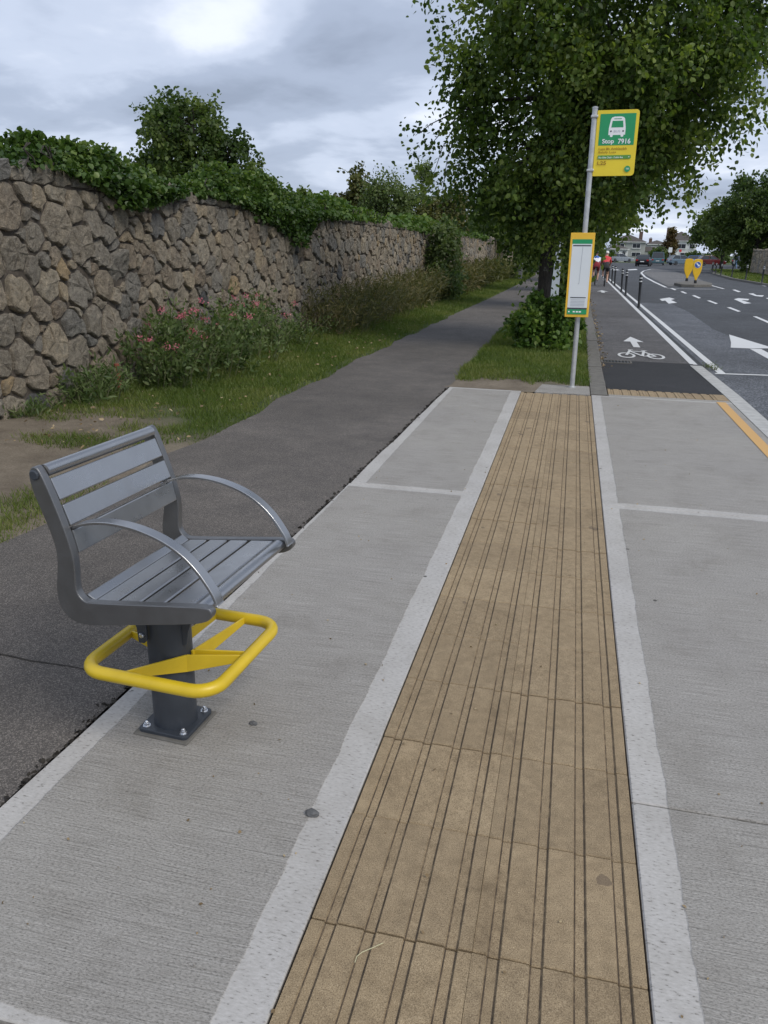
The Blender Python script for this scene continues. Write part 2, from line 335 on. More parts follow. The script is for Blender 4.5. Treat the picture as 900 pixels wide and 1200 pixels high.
def link(name, me, parent=None, loc=None):
    o = bpy.data.objects.new(name, me); COL.objects.link(o)
    if parent is not None: o.parent = parent
    if loc is not None: o.location = loc
    return o
def bev(o, wd, seg=2, ang=35):
    b = o.modifiers.new('bevel', 'BEVEL'); b.width = wd; b.segments = seg; b.limit_method = 'ANGLE'; b.angle_limit = radians(ang)
    return o
def obj(name, mb, mats, parent=None, loc=None, smooth=False, bevel=0.0, seg=2, wn=False):
    o = link(name, mesh_of(name, mb, mats, smooth), parent, loc)
    if bevel: bev(o, bevel, seg)
    return o
def autosmooth(o, a=40):
    me = o.data; me.polygons.foreach_set('use_smooth', [True]*len(me.polygons))
    b = bmesh.new(); b.from_mesh(me)
    for e in b.edges:
        if len(e.link_faces) == 2 and e.calc_face_angle(0) > radians(a): e.smooth = False
    b.to_mesh(me); b.free(); return o
def tag(o, label, cat, group=None):
    o['label'] = label; o['category'] = cat
    if group: o['group'] = group
    return o
def struct(o, label=None, kind='structure'):
    o['kind'] = kind
    if label: o['label'] = label
    return o
def empty(name, loc, label, cat, group=None, rz=0.0):
    o = bpy.data.objects.new(name, None); COL.objects.link(o); o.location = loc; o.rotation_euler = (0, 0, rz); o.empty_display_size = 0.2
    return tag(o, label, cat, group)
def dup_tree(src, loc, rz=None, label=None):
    r = src.copy(); COL.objects.link(r); r.location = loc
    if rz is not None: r.rotation_euler = (0, 0, rz)
    if label: r['label'] = label
    def rec(a, b):
        for ch in a.children:
            c = ch.copy(); COL.objects.link(c); c.parent = b; rec(ch, c)
    rec(src, r); return r
def sheet(name, pts, z, mat, parent=None, sub=0):
    mb = MB(); mb.add([(p[0], p[1], p[2] if len(p) > 2 else z) for p in pts], [tuple(range(len(pts)))])
    return obj(name, mb, mat, parent)

# leaves as arrays --------------------------------------------------
def np_mesh(name, V, Fq, mat, tint=None, smooth=False):
    "V (n,3); Fq (m,k) constant polygon size"
    me = bpy.data.meshes.new(name); n = len(V); m, k = Fq.shape
    me.vertices.add(n); me.vertices.foreach_set('co', np.ascontiguousarray(V, dtype=np.float32).ravel())
    me.loops.add(m*k); me.loops.foreach_set('vertex_index', np.ascontiguousarray(Fq, dtype=np.int32).ravel())
    me.polygons.add(m); me.polygons.foreach_set('loop_start', np.arange(0, m*k, k, dtype=np.int32))
    me.update(calc_edges=True)
    if tint is not None:
        a = me.attributes.new('tint', 'FLOAT', 'POINT'); a.data.foreach_set('value', np.ascontiguousarray(tint, dtype=np.float32))
    me.materials.append(MATS[mat])
    if smooth: me.polygons.foreach_set('use_smooth', [True]*m)
    return me
def nrm(a): return a/np.maximum(np.linalg.norm(a, axis=1, keepdims=True), 1e-9)
def leaves(P, D, size, tint, wid=0.75, fold=0.25, rng=RNG):
    "P base points, D leaf axis; six vertex folded leaves -> V, F, tint"
    n = len(P); D = nrm(D); up = nrm(rng.normal(size=(n, 3))+np.array([0, 0, 0.9]))
    S = nrm(np.cross(D, up)); U = np.cross(S, D)
    s = size[:, None]; w_ = s*wid*0.5
    a = P; tip = P+D*s
    l1 = P+D*s*0.3-S*w_+U*w_*fold; l2 = P+D*s*0.7-S*w_*0.8+U*w_*fold
    r1 = P+D*s*0.3+S*w_+U*w_*fold; r2 = P+D*s*0.7+S*w_*0.8+U*w_*fold
    V = np.stack([a, l1, l2, tip, r2, r1], 1).reshape(-1, 3)
    k = (np.arange(n)*6)[:, None]
    F = np.concatenate([k+np.array([[0, 3, 2, 1]]), k+np.array([[0, 5, 4, 3]])], 0)
    return V, F, np.repeat(tint, 6)
def sprays(C, out, n_tw, n_lf, tw_len, size, droop=0.35, jit=0.05, rng=RNG, tint_base=None):
    "leafy twigs around clump centres C, leaning along out"
    nC = len(C)
    tb = rng.random(nC) if tint_base is None else tint_base
    d = nrm(np.repeat(out, n_tw, 0)*0.8+rng.normal(size=(nC*n_tw, 3))*0.75)
    b = np.repeat(C, n_tw, 0)+rng.normal(size=(nC*n_tw, 3))*tw_len*0.25
    L = tw_len*rng.uniform(0.6, 1.25, nC*n_tw)
    t = np.tile(np.linspace(0.12, 1.0, n_lf), nC*n_tw)
    bb = np.repeat(b, n_lf, 0); dd = np.repeat(d, n_lf, 0); LL = np.repeat(L, n_lf)
    P = bb+dd*(t*LL)[:, None]; P[:, 2] -= droop*LL*t*t
    P = P+rng.normal(size=P.shape)*jit
    ax = dd*0.5+rng.normal(size=P.shape)*0.6; ax[:, 2] -= 0.45
    tint = np.clip(np.repeat(tb, n_tw*n_lf)+rng.normal(size=len(P))*0.1, 0, 1)
    sz = size*rng.uniform(0.65, 1.25, len(P))
    return leaves(P, ax, sz, tint, rng=rng)
def blob_points(n, ells, rng=RNG, shell=0.5):
    "points in a union of ellipsoids ((cx,cy,cz),(rx,ry,rz)), biased to the outside; returns points, outward dirs"
    vol = np.array([e[1][0]*e[1][1]*e[1][2] for e in ells])**0.8; pick = rng.choice(len(ells), n, p=vol/vol.sum())
    C = np.array([e[0] for e in ells])[pick]; R = np.array([e[1] for e in ells])[pick]
    d = nrm(rng.normal(size=(n, 3))); r = rng.random(n)**(1/3.0); r = r*(1-shell)+shell*np.sqrt(r)
    return C+d*R*r[:, None], nrm(d*R)

# ================================================================== THE SETTING
RZ = -0.06                                     # carriageway level below the platform
def xe(Y): return float(np.interp(Y, [-4, 1.56, 2.18, 3.97, 9.3, 20], [-1.6, -1.5, -1.485, -1.43, -1.36, -1.36]))

# one ground sheet to the horizon
struct(sheet('ground', [(-900, -300), (900, -300), (900, 1500), (-900, 1500)], -0.16, 'far_ground'))
struct(sheet('soil_bed', [(-5.4, -4), (2.05, -4), (2.05, 12.7), (-5.4, 12.7)], -0.13, 'dark_soil'))

# carriageway, lane surfacing, cycle track
road_pts = [(1.9, -6), (10.6, -6), (10.6, 60), (11.6, 75), (15.5, 95), (40, 118), (60, 150), (-8, 150), (1.2, 108), (1.9, 60)]
struct(sheet('road', road_pts, RZ, 'road_asphalt'))
lane = [(2.06, -6), (3.42, -6), (3.42, 12), (3.36, 17), (3.22, 19.5), (3.40, 25), (3.32, 29), (2.06, 29)]
struct(sheet('bus_lane', lane, RZ+0.004, 'lane_asphalt'))
struct(sheet('cycle_track', [(0.50, 12.75), (1.93, 12.75), (1.93, 62), (1.9, 100), (0.9, 100), (0.72, 62)], RZ+0.004, 'track_asphalt'))
mb = MB(); xs = np.linspace(0.50, 1.92, 8); ys = np.linspace(9.98, 12.95, 12)
mb.v = [(x, y, float(np.interp(y, [9.98, 12.2, 12.95], [-0.006, RZ+0.012, RZ+0.009]))) for y in ys for x in xs]
mb.f = [(j*8+i, j*8+i+1, (j+1)*8+i+1, (j+1)*8+i) for j in range(11) for i in range(7)]; mb.m = [0]*len(mb.f)
struct(obj('asphalt_ramp', mb, 'fresh_asphalt'))

# asphalt footpath with its cracks
pl = [(-3.1, -4), (-2.98, 3.4), (-2.99, 5.4), (-3.0, 7.2), (-3.05, 11.3), (-2.95, 21), (-2.75, 40), (-2.75, 58), (-3.6, 75), (-6, 100)]
pr = [(-4.2, 100), (-2.3, 75), (-1.5, 58), (-1.42, 40), (-1.4, 18), (-1.39, 9.4)] + [(xe(y)-0.014, y) for y in (9.3, 4, 2.2, 1.5, -4)]
def densify(P, step=0.35):
    out = []
    for a, b in zip(P, P[1:]):
        n = max(1, int(math.hypot(b[0]-a[0], b[1]-a[1])/step)) if max(a[1], b[1]) < 30 else 3
        out += [(a[0]+(b[0]-a[0])*i/n, a[1]+(b[1]-a[1])*i/n) for i in range(n)]
    return out+[P[-1]]
pl2 = [(x+0.035*sin(y*2.1)+0.03*sin(y*5.3+1)+random.uniform(-.015, .015), y) for x, y in densify(pl)]
pr2 = [(x if y < 9.35 else x+0.025*sin(y*2.7), y) for x, y in densify(pr)]
N2 = 160; 
def interp_edge(P, ys): 
    P = sorted(P, key=lambda q: q[1]); return np.interp(ys, [q[1] for q in P], [q[0] for q in P])
ysg = np.concatenate([np.linspace(-4, 20, 130), np.linspace(20.5, 100, 60)])
L_, R_ = interp_edge(pl2, ysg), interp_edge(pr2, ysg)
mb = MB(); mb.v = [(float(x), float(y), -0.012) for a, b, y in zip(L_, R_, ysg) for x in (a, b)]
mb.f = [(2*i, 2*i+1, 2*i+3, 2*i+2) for i in range(len(ysg)-1)]; mb.m = [0]*len(mb.f)
fp = struct(obj('footpath', mb, 'path_asphalt'))
mb = MB(); cr = [(-2.98+0.1*i, 2.36+0.006*sin(i*1.7)-0.003*i+random.uniform(-.004, .004)) for i in range(16)]
mb.add([(x, y+s*0.0022*(1+0.8*random.random()), -0.0085) for x, y in cr for s in (-1, 1)], [(2*i, 2*i+2, 2*i+3, 2*i+1) for i in range(15)])
obj('crack', mb, 'dark_soil', fp)

# concrete platform: each bay a slab
SL = [('w0', -4.0, 0.985), ('w1', 0.993, 5.03), ('w2', 5.038, 9.27)]
plat = MB()
pav = bpy.data.objects.new('pavement', None); COL.objects.link(pav); struct(pav)
for i, (k, y0, y1) in enumerate(SL):
    concrete('concrete_bay_'+k, (-1.5 if i < 2 else -1.40, -0.497, y0, y1), (0.095, 0.115, 0.03 if i else 0.06, 0.065))
    n = 10; ys = np.linspace(y0, y1, n); top = [(xe(y)+random.uniform(-.006, .006), y) for y in ys]
    poly = top + [(-0.497, y1), (-0.497, y0)]
    mb = MB(); mb.prism(poly, (-0.11, 0.0), lambda a, b, t: (a, b, t)); obj('slab', mb, 'concrete_bay_'+k, pav, bevel=0.004, seg=1)
for i, (y0, y1) in enumerate([(-4.0, 2.052), (2.058, 5.04), (5.048, 9.27)]):
    concrete('concrete_bay_e%d' % i, (0.312, 2.4, y0, y1), (0.108, 0, 0.0 if i < 2 else 0.06, 0.0 if i == 0 else 0.06))
    mb = MB(); mb.prism([(0.314, y0), (1.848, y0), (1.848, y1), (0.314, y1)], (-0.11, 0.0), lambda a, b, t: (a, b, t))
    obj('slab', mb, 'concrete_bay_e%d' % i, pav, bevel=0.004, seg=1)
concrete('concrete_pad', (-5, 5, -5, 50), (0, 0, 0, 0))
mb = MB(); mb.prism([(-0.34, 9.285), (0.30, 9.285), (0.30, 9.86), (-0.28, 9.84)], (-0.11, 0.003), lambda a, b, t: (a, b, t)); obj('slab', mb, 'concrete_pad', pav, bevel=0.006, seg=1)
# kerb on the road side
kb = bpy.data.objects.new('kerb', None); COL.objects.link(kb); struct(kb)
y = -4.0; mb = MB()
mb.prism([(1.853, RZ-.1), (2.05, RZ-.1), (2.05, -0.03), (2.03, -0.002), (1.853, 0.001)], (0, 0.914), lambda a, b, t: (a, t, b))
kme = mesh_of('kerb_stone', mb, 'kerb_concrete')
while y < 9.2:
    link('kerb_stone', kme, kb, (0, y, 0)); y += 0.92
mb = MB(); pf = [(1.853, RZ-.1), (2.05, RZ-.1), (2.05, -0.03), (2.03, -0.002), (1.853, 0.001)]; np_ = len(pf)
for yy, dz in ((y, 0), (12.75, RZ+.012)): mb.v += [(a, yy, b+(dz if b > RZ-.05 else 0)) for a, b in pf]
mb.f = [tuple(range(np_)), tuple(range(2*np_-1, np_-1, -1))]+[(i, i+np_, (i+1) % np_+np_, (i+1) % np_) for i in range(np_)]; mb.m = [0]*len(mb.f)
obj('drop_kerb', mb, 'kerb_concrete', kb)
# old kerb beside the cycle track
mb = MB(); mb.prism([(0.305, -0.16), (0.50, -0.16), (0.50, -0.012), (0.485, 0.004), (0.305, 0.004)], (0, 1.19), lambda a, b, t: (a, t, b))
kme2 = mesh_of('kerb_stone', mb, 'kerb_old'); y = 9.30; i = 0
kb2 = bpy.data.objects.new('kerb', None); COL.objects.link(kb2); struct(kb2)
while y < 60:
    o = link('kerb_stone', kme2, kb2, (0.004*(y-9.3)*(1 if y < 60 else 1)+random.uniform(-.006, .006), y, random.uniform(-.006, .004)))
    y += 1.2
# far kerb on the opposite side of the road
mb = MB(); mb.prism([(10.6, -0.12), (10.8, -0.12), (10.8, 0.06), (10.62, 0.06)], (-6, 60), lambda a, b, t: (a, t, b))
P2 = [(10.6, 60), (11.6, 75), (15.5, 95), (40, 118)]
for a, b in zip(P2, P2[1:]):
    d = Vector((b[0]-a[0], b[1]-a[1])).normalized(); nx, ny = d.y*0.2, -d.x*0.2
    mb.add([(a[0], a[1], -.1), (b[0], b[1], -.1), (b[0], b[1], .06), (a[0], a[1], .06), (a[0]+nx, a[1]+ny, .06), (b[0]+nx, b[1]+ny, .06)], [(0, 1, 2, 3), (3, 2, 5, 4)])
struct(obj('far_kerb', mb, 'kerb_old'))
struct(sheet('far_verge', [(10.79, -6), (60, -6), (60, 118), (40.2, 117.8), (15.64, 94.86), (11.8, 74.9), (10.79, 60)], 0.05, 'turf_soil'))

# tactile guidance strip: ribbed tiles, all one mesh
TW, TL = 0.399, 0.3862
def tile_mesh(W, Ln, name):
    mb = MB(); ch = 0.0055; prof = []; xs = 0.0
    segs = []; sc = W/0.4
    for wdt, lev in ((35, 0), (30, 1), (70, 0), (30, 1), (70, 0), (30, 1), (70, 0), (30, 1), (35, 0)): segs.append((xs, xs+wdt*0.001*sc, lev)); xs += wdt*0.001*sc
    pts = []
    for a, b, lev in segs:
        if lev == 0: pts += [(a+(0.002 if a > .01 else .0002), 0.0, 0), (b-(0.002 if b < W-.01 else .0002), 0.0, 1)]
        else: pts += [(a+0.0005, -ch, 2), (a+0.0045, -ch, 0), (b-0.0045, -ch, 2), (b-0.0005, -ch, 1)]
    # material of the strip that follows each profile point: 0 tile, 1 flank, 2 grime
    rows = (0.0, 0.003, Ln-0.003, Ln)
    n = len(pts)
    for ri, yy in enumerate(rows):
        for (x, z, m) in pts: mb.v.append((x-W/2, yy-Ln/2, z-(0.003 if ri in (0, 3) else 0)))
    for r in range(3):
        for i in range(n-1):
            mb.f.append((r*n+i, r*n+i+1, (r+1)*n+i+1, (r+1)*n+i)); mb.m.append(1 if pts[i][2] == 2 else 0)
    for yy in (0, 3):
        base = len(mb.v); mb.v += [(pts[i][0]-W/2, rows[yy]-Ln/2, -0.05) for i in (0, n-1)]
        mb.f.append(tuple([yy*n+i for i in range(n)]+[base+1, base])); mb.m.append(0)
    for i in (0, n-1):
        a, b = i, 3*n+i; base = len(mb.v); mb.v += [(pts[i][0]-W/2, -Ln/2, -0.05), (pts[i][0]-W/2, Ln/2, -0.05)]
        mb.f.append((0*n+i, n+i, 2*n+i, 3*n+i, base+1, base)); mb.m.append(0)
    return mesh_of(name, mb, ['tactile_tile', 'tile_grime'])
def grimemat():
    m, t, b = newmat('tile_grime'); p = pos(t); n = noise(t, p, 26, 5, 0.75); n2 = noise(t, p, 2.4, 4)
    f = mth(t, 'ADD', mth(t, 'MULTIPLY', n, 0.65), mth(t, 'MULTIPLY', n2, 0.35))
    setc(t, b, ramp(t, f, [(0.34, (0.035, 0.026, 0.018)), (0.50, (0.085, 0.062, 0.04)), (0.64, (0.22, 0.165, 0.10))])); b.inputs['Roughness'].default_value = 0.95
grimemat()
tme = tile_mesh(TW, TL, 'tactile_tile')
ts = bpy.data.objects.new('tactile_strip', None); COL.objects.link(ts); struct(ts)
PITCHY = 0.3905
for j in range(-6, 20):
    yc = 1.41+PITCHY*(j+0.5)
    if yc+TL/2 > 9.265: continue
    for i in (0, 1):
        o = link('tile', tme, ts, (-0.0905-TW/2-0.0004+i*(TW+0.0008), yc+random.uniform(-.0015, .0015), random.uniform(-.0035, .0005)))
        o.rotation_euler = (random.uniform(-.003, .003), random.uniform(-.003, .003), random.uniform(-.002, .002))
for i in range(4):
    wdt = TW
    if i == 3: continue
    o = link('tile', tme, ts, (0.512+TW/2+i*(TW+0.004), 9.60, random.uniform(-.002, .0)))
mb = MB(); mb.prism([(1.722, 9.405), (1.845, 9.405), (1.845, 9.79), (1.722, 9.79)], (-.05, 0), lambda a, b, t: (a, b, t)); obj('tile', mb, 'tactile_tile', ts)
mb = MB(); mb.prism([(0.512, 9.28), (1.845, 9.28), (1.845, 9.39), (0.512, 9.39)], (-.1, -.001), lambda a, b, t: (a, b, t)); obj('slab', mb, 'concrete_pad', pav)
mb = MB(); mb.prism([(0.512, 9.805), (1.845, 9.805), (1.845, 9.975), (0.512, 9.975)], (-.1, -.004), lambda a, b, t: (a, b, t)); obj('slab', mb, 'fresh_asphalt', pav)

# painted markings ---------------------------------------------------
mk = bpy.data.objects.new('road_marking', None); COL.objects.link(mk); struct(mk)
def strip(name, P, wd, z, mat, par=mk):
    mb = MB(); P = [Vector((p[0], p[1], 0)) for p in P]; vs = []
    for i, p in enumerate(P):
        d = (P[min(i+1, len(P)-1)]-P[max(i-1, 0)]).normalized(); nn = Vector((d.y, -d.x, 0))*wd/2
        vs += [(p.x-nn.x, p.y-nn.y, z), (p.x+nn.x, p.y+nn.y, z)]
    mb.add(vs, [(2*i, 2*i+1, 2*i+3, 2*i+2) for i in range(len(P)-1)]); return obj(name, mb, mat, par)
MZ = RZ+0.009
strip('orange_line', [(1.73, -4), (1.73, 9.26)], 0.10, 0.004, 'line_orange')
strip('white_line', [(1.93, 12.9), (1.93, 26.6), (1.95, 62)], 0.11, MZ, 'road_white')
strip('white_line', [(2.20, 12.05), (2.21, 27), (2.2, 62)], 0.11, MZ, 'road_white')
strip('white_line', [(2.1, 12.0), (3.3, 12.15), (4.8, 12.3)], 0.09, MZ+.001, 'road_white')
def zpoly(name, pts, ox, oy, k, mat='road_white', z=MZ):
    g = [gnd(ox+a/k, oy+b/k, z) for a, b in pts]
    mb = MB(); mb.add(g, [tuple(range(len(g)))]); return obj(name, mb, mat, mk)
Z8 = (780, 300, 7.5); Z5 = (640, 240, 3.4615)
zpoly('arrow_marking', [(558, 690), (960, 812), (735, 812), (572, 805), (575, 760)], *Z8)
zpoly('arrow_marking', [(738, 814), (840, 817), (1150, 985), (1150, 1040)], *Z8)
zpoly('arrow_marking', [(460, 382), (500, 376), (522, 382), (506, 386), (531, 397), (497, 401), (483, 388), (470, 390)], *Z5)
zpoly('arrow_marking', [(600, 380), (640, 370), (735, 378), (725, 390), (665, 388), (755, 415), (690, 420), (620, 388)], *Z8)
zpoly('arrow_marking', [(725, 330), (770, 328), (800, 344), (865, 345), (850, 358), (790, 352)], *Z8)
for q in ([(40, 285), (60, 282), (97, 297), (80, 300)], [(128, 313), (150, 310), (190, 327), (170, 330)], [(230, 347), (255, 344), (312, 368), (290, 373)], [(362, 392), (390, 390), (460, 417), (440, 422)], [(537, 452), (570, 450), (662, 486), (635, 490)], [(765, 530), (800, 530), (980, 606), (950, 612)], [(585, 297), (610, 295), (662, 313), (640, 318)], [(880, 370), (900, 368), (935, 378), (905, 380)], [(830, 253), (860, 252), (900, 265), (870, 266)]):
    zpoly('dash_marking', q, *Z8)
# cycle symbol and arrow
yb, xc = 13.55, 1.20
cs = MB(); CZ = [0.0]
def nz(): CZ[0] += 0.0004; return CZ[0]
def ring2(cx, cy_, rx, ry, t, n=22):
    vs = []; z = nz()
    for k in range(n):
        a = 2*pi*k/n; vs += [(cx+rx*cos(a), cy_+ry*sin(a), z), (cx+(rx-t)*cos(a), cy_+(ry-t*1.8)*sin(a), z)]
    cs.add(vs, [(2*k, 2*((k+1) % n), 2*((k+1) % n)+1, 2*k+1) for k in range(n)])
def stroke(a, b, t=0.045):
    a, b = Vector(a), Vector(b); d = (b-a).normalized(); q = Vector((-d.y, d.x))*t/2; q.y *= 1.6
    z = nz(); cs.add([(p.x, p.y, z) for p in (a+q, b+q, b-q, a-q)], [(0, 1, 2, 3)])
ring2(-0.235, 0.30, 0.145, 0.31, 0.045); ring2(0.235, 0.30, 0.145, 0.31, 0.045)
hub, bb, seat_, head, fw = (0.235, 0.30), (0.02, 0.27), (0.085, 0.80), (-0.15, 0.82), (-0.235, 0.30)
for a, b in ((hub, bb), (bb, seat_), (seat_, hub), (bb, head), (seat_, head), (head, fw)): stroke(a, b)
stroke((-0.15, 0.82), (-0.135, 0.98)); stroke((-0.17, 0.98), (-0.08, 0.98), 0.028); stroke((0.085, 0.80), (0.1, 0.93)); stroke((0.05, 0.93), (0.15, 0.93), 0.03)
cs.v = [(x, y*1.15, z) for x, y, z in cs.v]
obj('cycle_symbol', cs, 'road_white', mk, (xc, 13.35, MZ+0.003))
mb = MB(); mb.add([(-0.06, 0, 0), (0.06, 0, 0), (0.06, 0.95, 0), (0.19, 0.95, 0), (0.0, 1.9, 0), (-0.19, 0.95, 0), (-0.06, 0.95, 0)], [tuple(range(7))])
obj('cycle_arrow', mb, 'road_white', mk, (1.22, 14.95, MZ+0.003))
mb = MB(); mb.add([(-0.07, 0, 0), (0.07, 0, 0), (0.07, 1.0, 0), (0.25, 1.0, 0), (0.0, 2.2, 0), (-0.25, 1.0, 0), (-0.07, 1.0, 0)], [tuple(range(7))])
obj('cycle_arrow', mb, 'road_white', mk, (1.25, 35.5, MZ+0.003))
# painted median with its outline and the kerbed nose
zpoly('median_surface', [(392, 277), (495, 330), (600, 333), (690, 332), (610, 296), (520, 270), (430, 258)], *Z5, 'median_asphalt', RZ+.005)
strip('white_line', [tuple(gnd(640+a/3.4615, 240+b/3.4615)[:2]) for a, b in ((425, 259), (396, 266), (386, 274), (402, 290), (440, 310), (487, 331))], 0.16, MZ+.002, 'road_white')
strip('white_line', [tuple(gnd(640+a/3.4615, 240+b/3.4615)[:2]) for a, b in ((488, 334), (590, 337), (690, 338))], 0.2, MZ+.002, 'road_white')
strip('white_line', [tuple(gnd(640+a/3.4615, 240+b/3.4615)[:2]) for a, b in ((665, 322), (722, 337))], 0.14, MZ+.003, 'road_white')
zpoly('dash_marking', [(260, 262), (285, 261), (300, 265), (275, 266)], *Z5); zpoly('dash_marking', [(330, 262), (365, 260), (372, 264), (335, 266)], *Z5)
isl = [gnd(640+a/3.4615, 240+b/3.4615, RZ) for a, b in ((518, 327), (545, 333), (600, 335), (668, 334), (672, 329), (640, 320), (580, 318))]
mb = MB(); mb.prism([(p.x, p.y) for p in isl], (RZ-.02, 0.09), lambda a, b, t: (a, b, t)); struct(obj('traffic_island', mb, 'kerb_old', bevel=0.03))

# verges ---------------------------------------------------------------
def wob(x, y): return np.sin(x*2.3+1.1)*np.cos(y*1.7)+0.6*np.sin(x*5.1+y*3.3)+0.4*np.sin(y*7.7-x*4.1+2)
def verge_mat(name, expr):
    m, t, b = newmat(name); p = pos(t); s = N(t, 'ShaderNodeSeparateXYZ'); LK(t, p, s.inputs[0])
    n1 = noise(t, p, 2.2, 8, 0.68, 0.3); n2 = noise(t, p, 70, 4, 0.7); n3 = noise(t, p, 260, 2, 0.6)
    soil = ramp(t, n1, [(0.3, (0.105, 0.083, 0.058)), (0.5, (0.165, 0.135, 0.098)), (0.7, (0.225, 0.188, 0.14))])
    turf = ramp(t, n1, [(0.3, (0.035, 0.052, 0.014)), (0.5, (0.055, 0.076, 0.021)), (0.7, (0.085, 0.088, 0.036))])
    k = mth(t, 'ADD', mth(t, 'MULTIPLY', s.outputs[0], expr[0]), mth(t, 'ADD', mth(t, 'MULTIPLY', s.outputs[1], expr[1]), expr[2]))
    k = mth(t, 'ADD', k, mth(t, 'MULTIPLY', mth(t, 'SUBTRACT', noise(t, p, 1.6, 5, 0.6), 0.5), 2.2), True)
    c = mix(t, k, soil, turf)
    c = mix(t, 1.0, c, ramp(t, n2, [(0.3, (0.7, 0.7, 0.7)), (0.7, (1.22, 1.22, 1.22))]), 'MULTIPLY')
    setc(t, b, c); b.inputs['Roughness'].default_value = 0.95; bump(t, b, mth(t, 'ADD', n1, mth(t, 'MULTIPLY', n2, 0.35)), 0.8, 0.03)
verge_mat('verge_left', (0.75, 1.0, -3.2)); verge_mat('verge_mid', (0.0, 1.7, -16.9))
def verge(name, xl, xr, ys, nx, mat, zf):
    mb = MB()
    for y in ys:
        a, b = xl(y), xr(y)
        for i in range(nx): x = a+(b-a)*i/(nx-1); mb.v.append((x, y, zf(x, y, i/(nx-1))))
    ny = len(ys); mb.f = [(j*nx+i, j*nx+i+1, (j+1)*nx+i+1, (j+1)*nx+i) for j in range(ny-1) for i in range(nx-1)]; mb.m = [0]*len(mb.f)
    return struct(obj(name, mb, mat, smooth=True))
plx = lambda y: float(interp_edge(pl2, [y])[0]); prx = lambda y: float(interp_edge(pr2, [y])[0])
ysv = list(np.linspace(-4, 20, 110))+list(np.linspace(20.6, 100, 50))
zl = lambda x, y, u: -0.02+0.03*(1-u)+0.012*float(wob(x*1.3, y*1.1))*min(1, 4*(1-u))
verge('verge', lambda y: -5.3 if y < 70 else -9, lambda y: plx(y)+0.04, ysv, 16, 'verge_left', zl)
ysm = list(np.linspace(9.33, 22, 70))+list(np.linspace(22.6, 62, 40))
zm = lambda x, y, u: -0.016+0.05*math.sin(pi*min(1, max(0, u)))*min(1, (y-9.3)/1.2)+0.006*float(wob(x*2, y*2))
verge('verge', lambda y: prx(y)-0.05, lambda y: 0.312+0.004*(y-9.3), ysm, 12, 'verge_mid', zm)

# grass (nobody could count it) ------------------------------------------
def grass(name, n, xf, ylo, yhi, dens, zf, hgt, wid, label):
    rng = RNG; Y = ylo*((yhi/ylo)**rng.random(n)); u = rng.random(n); a, b = xf(Y); X = a+(b-a)*u
    keep = rng.random(n) < dens(X, Y, u); X, Y, u = X[keep], Y[keep], u[keep]; n = len(X)
    far = np.sqrt(np.maximum(Y, 4)/7.0)
    Zb = np.array([zf(x, y, q) for x, y, q in zip(X, Y, u)])-0.006
    an = rng.random(n)*2*pi; h = hgt*rng.uniform(0.4, 1.3, n)*(0.75+0.25*far); wd = wid*rng.uniform(0.7, 1.3, n)*far
    lean = rng.uniform(0.15, 1.1, n)*h; la = rng.random(n)*2*pi
    B = np.stack([X, Y, Zb], 1); S = np.stack([np.cos(an), np.sin(an), 0*an], 1)*(wd/2)[:, None]
    T = B+np.stack([np.cos(la)*lean, np.sin(la)*lean, h], 1)
    V = np.stack([B-S, B+S, T+S*0.25, T-S*0.25], 1).reshape(-1, 3); F = np.arange(n*4).reshape(-1, 4)
    tint = np.clip(0.45+0.22*wob(X*0.9, Y*0.9)+rng.normal(size=n)*0.16, 0, 1)
    o = link(name, np_mesh(name, V, F, 'grass_blade', np.repeat(tint, 4))); o['kind'] = 'stuff'; o['label'] = label; o['category'] = 'grass'
    return o
plv = lambda Y: interp_edge(pl2, Y); prv = lambda Y: interp_edge(pr2, Y)
def dl(X, Y, u):
    k = np.clip((0.75*X+Y-3.2+0.55*wob(X*1.4, Y*1.4)+0.2)*0.9, 0.0, 1)
    for cx, cy_, rx, ry in ((-3.95, 5.55, .55, .22), (-3.15, 4.15, .35, .5), (-3.1, 3.5, .25, .6), (-3.45, 6.15, .3, .2), (-4.8, 5.2, .25, .2), (-4.6, 6.6, .3, .12)):
        k = np.maximum(k, 0.75*np.clip(1.25-((X-cx)/rx)**2-((Y-cy_)/ry)**2, 0, 1))
    k = np.where((u < 0.10) & (Y > 6.2), np.maximum(k, 0.5), k)
    return np.where(u > 0.93, k*0.45, k)*np.where(Y < 2.6, 0, 1)
grass('verge_grass', 175000, lambda Y: (np.full_like(Y, -5.02), plv(Y)+0.01), 3.0, 62.0, dl, zl, 0.055, 0.0075, 'trodden green grass on the verge between stone wall and footpath')
def dm(X, Y, u): return np.clip((Y-9.86+0.12*wob(X*3, Y))*6, 0, 1)*np.where((X > -0.36) & (Y < 9.92), 0, 1)
grass('verge_grass', 120000, lambda Y: (prv(Y)-0.02, np.full_like(Y, 0.30)+0.003*(Y-9.3)), 9.6, 60.0, dm, zm, 0.05, 0.0075, 'mown green grass around the street tree beside the bus stop pole')
def dz(X, Y, u): return np.ones_like(X)
grass('verge_grass', 26000, lambda Y: (np.full_like(Y, 10.85)+np.maximum(0, Y-60)*0.1, np.full_like(Y, 17.0)), 45.0, 92.0, dz, lambda x, y, u: 0.05, 0.07, 0.03, 'green grass strip behind the bollards across the road')
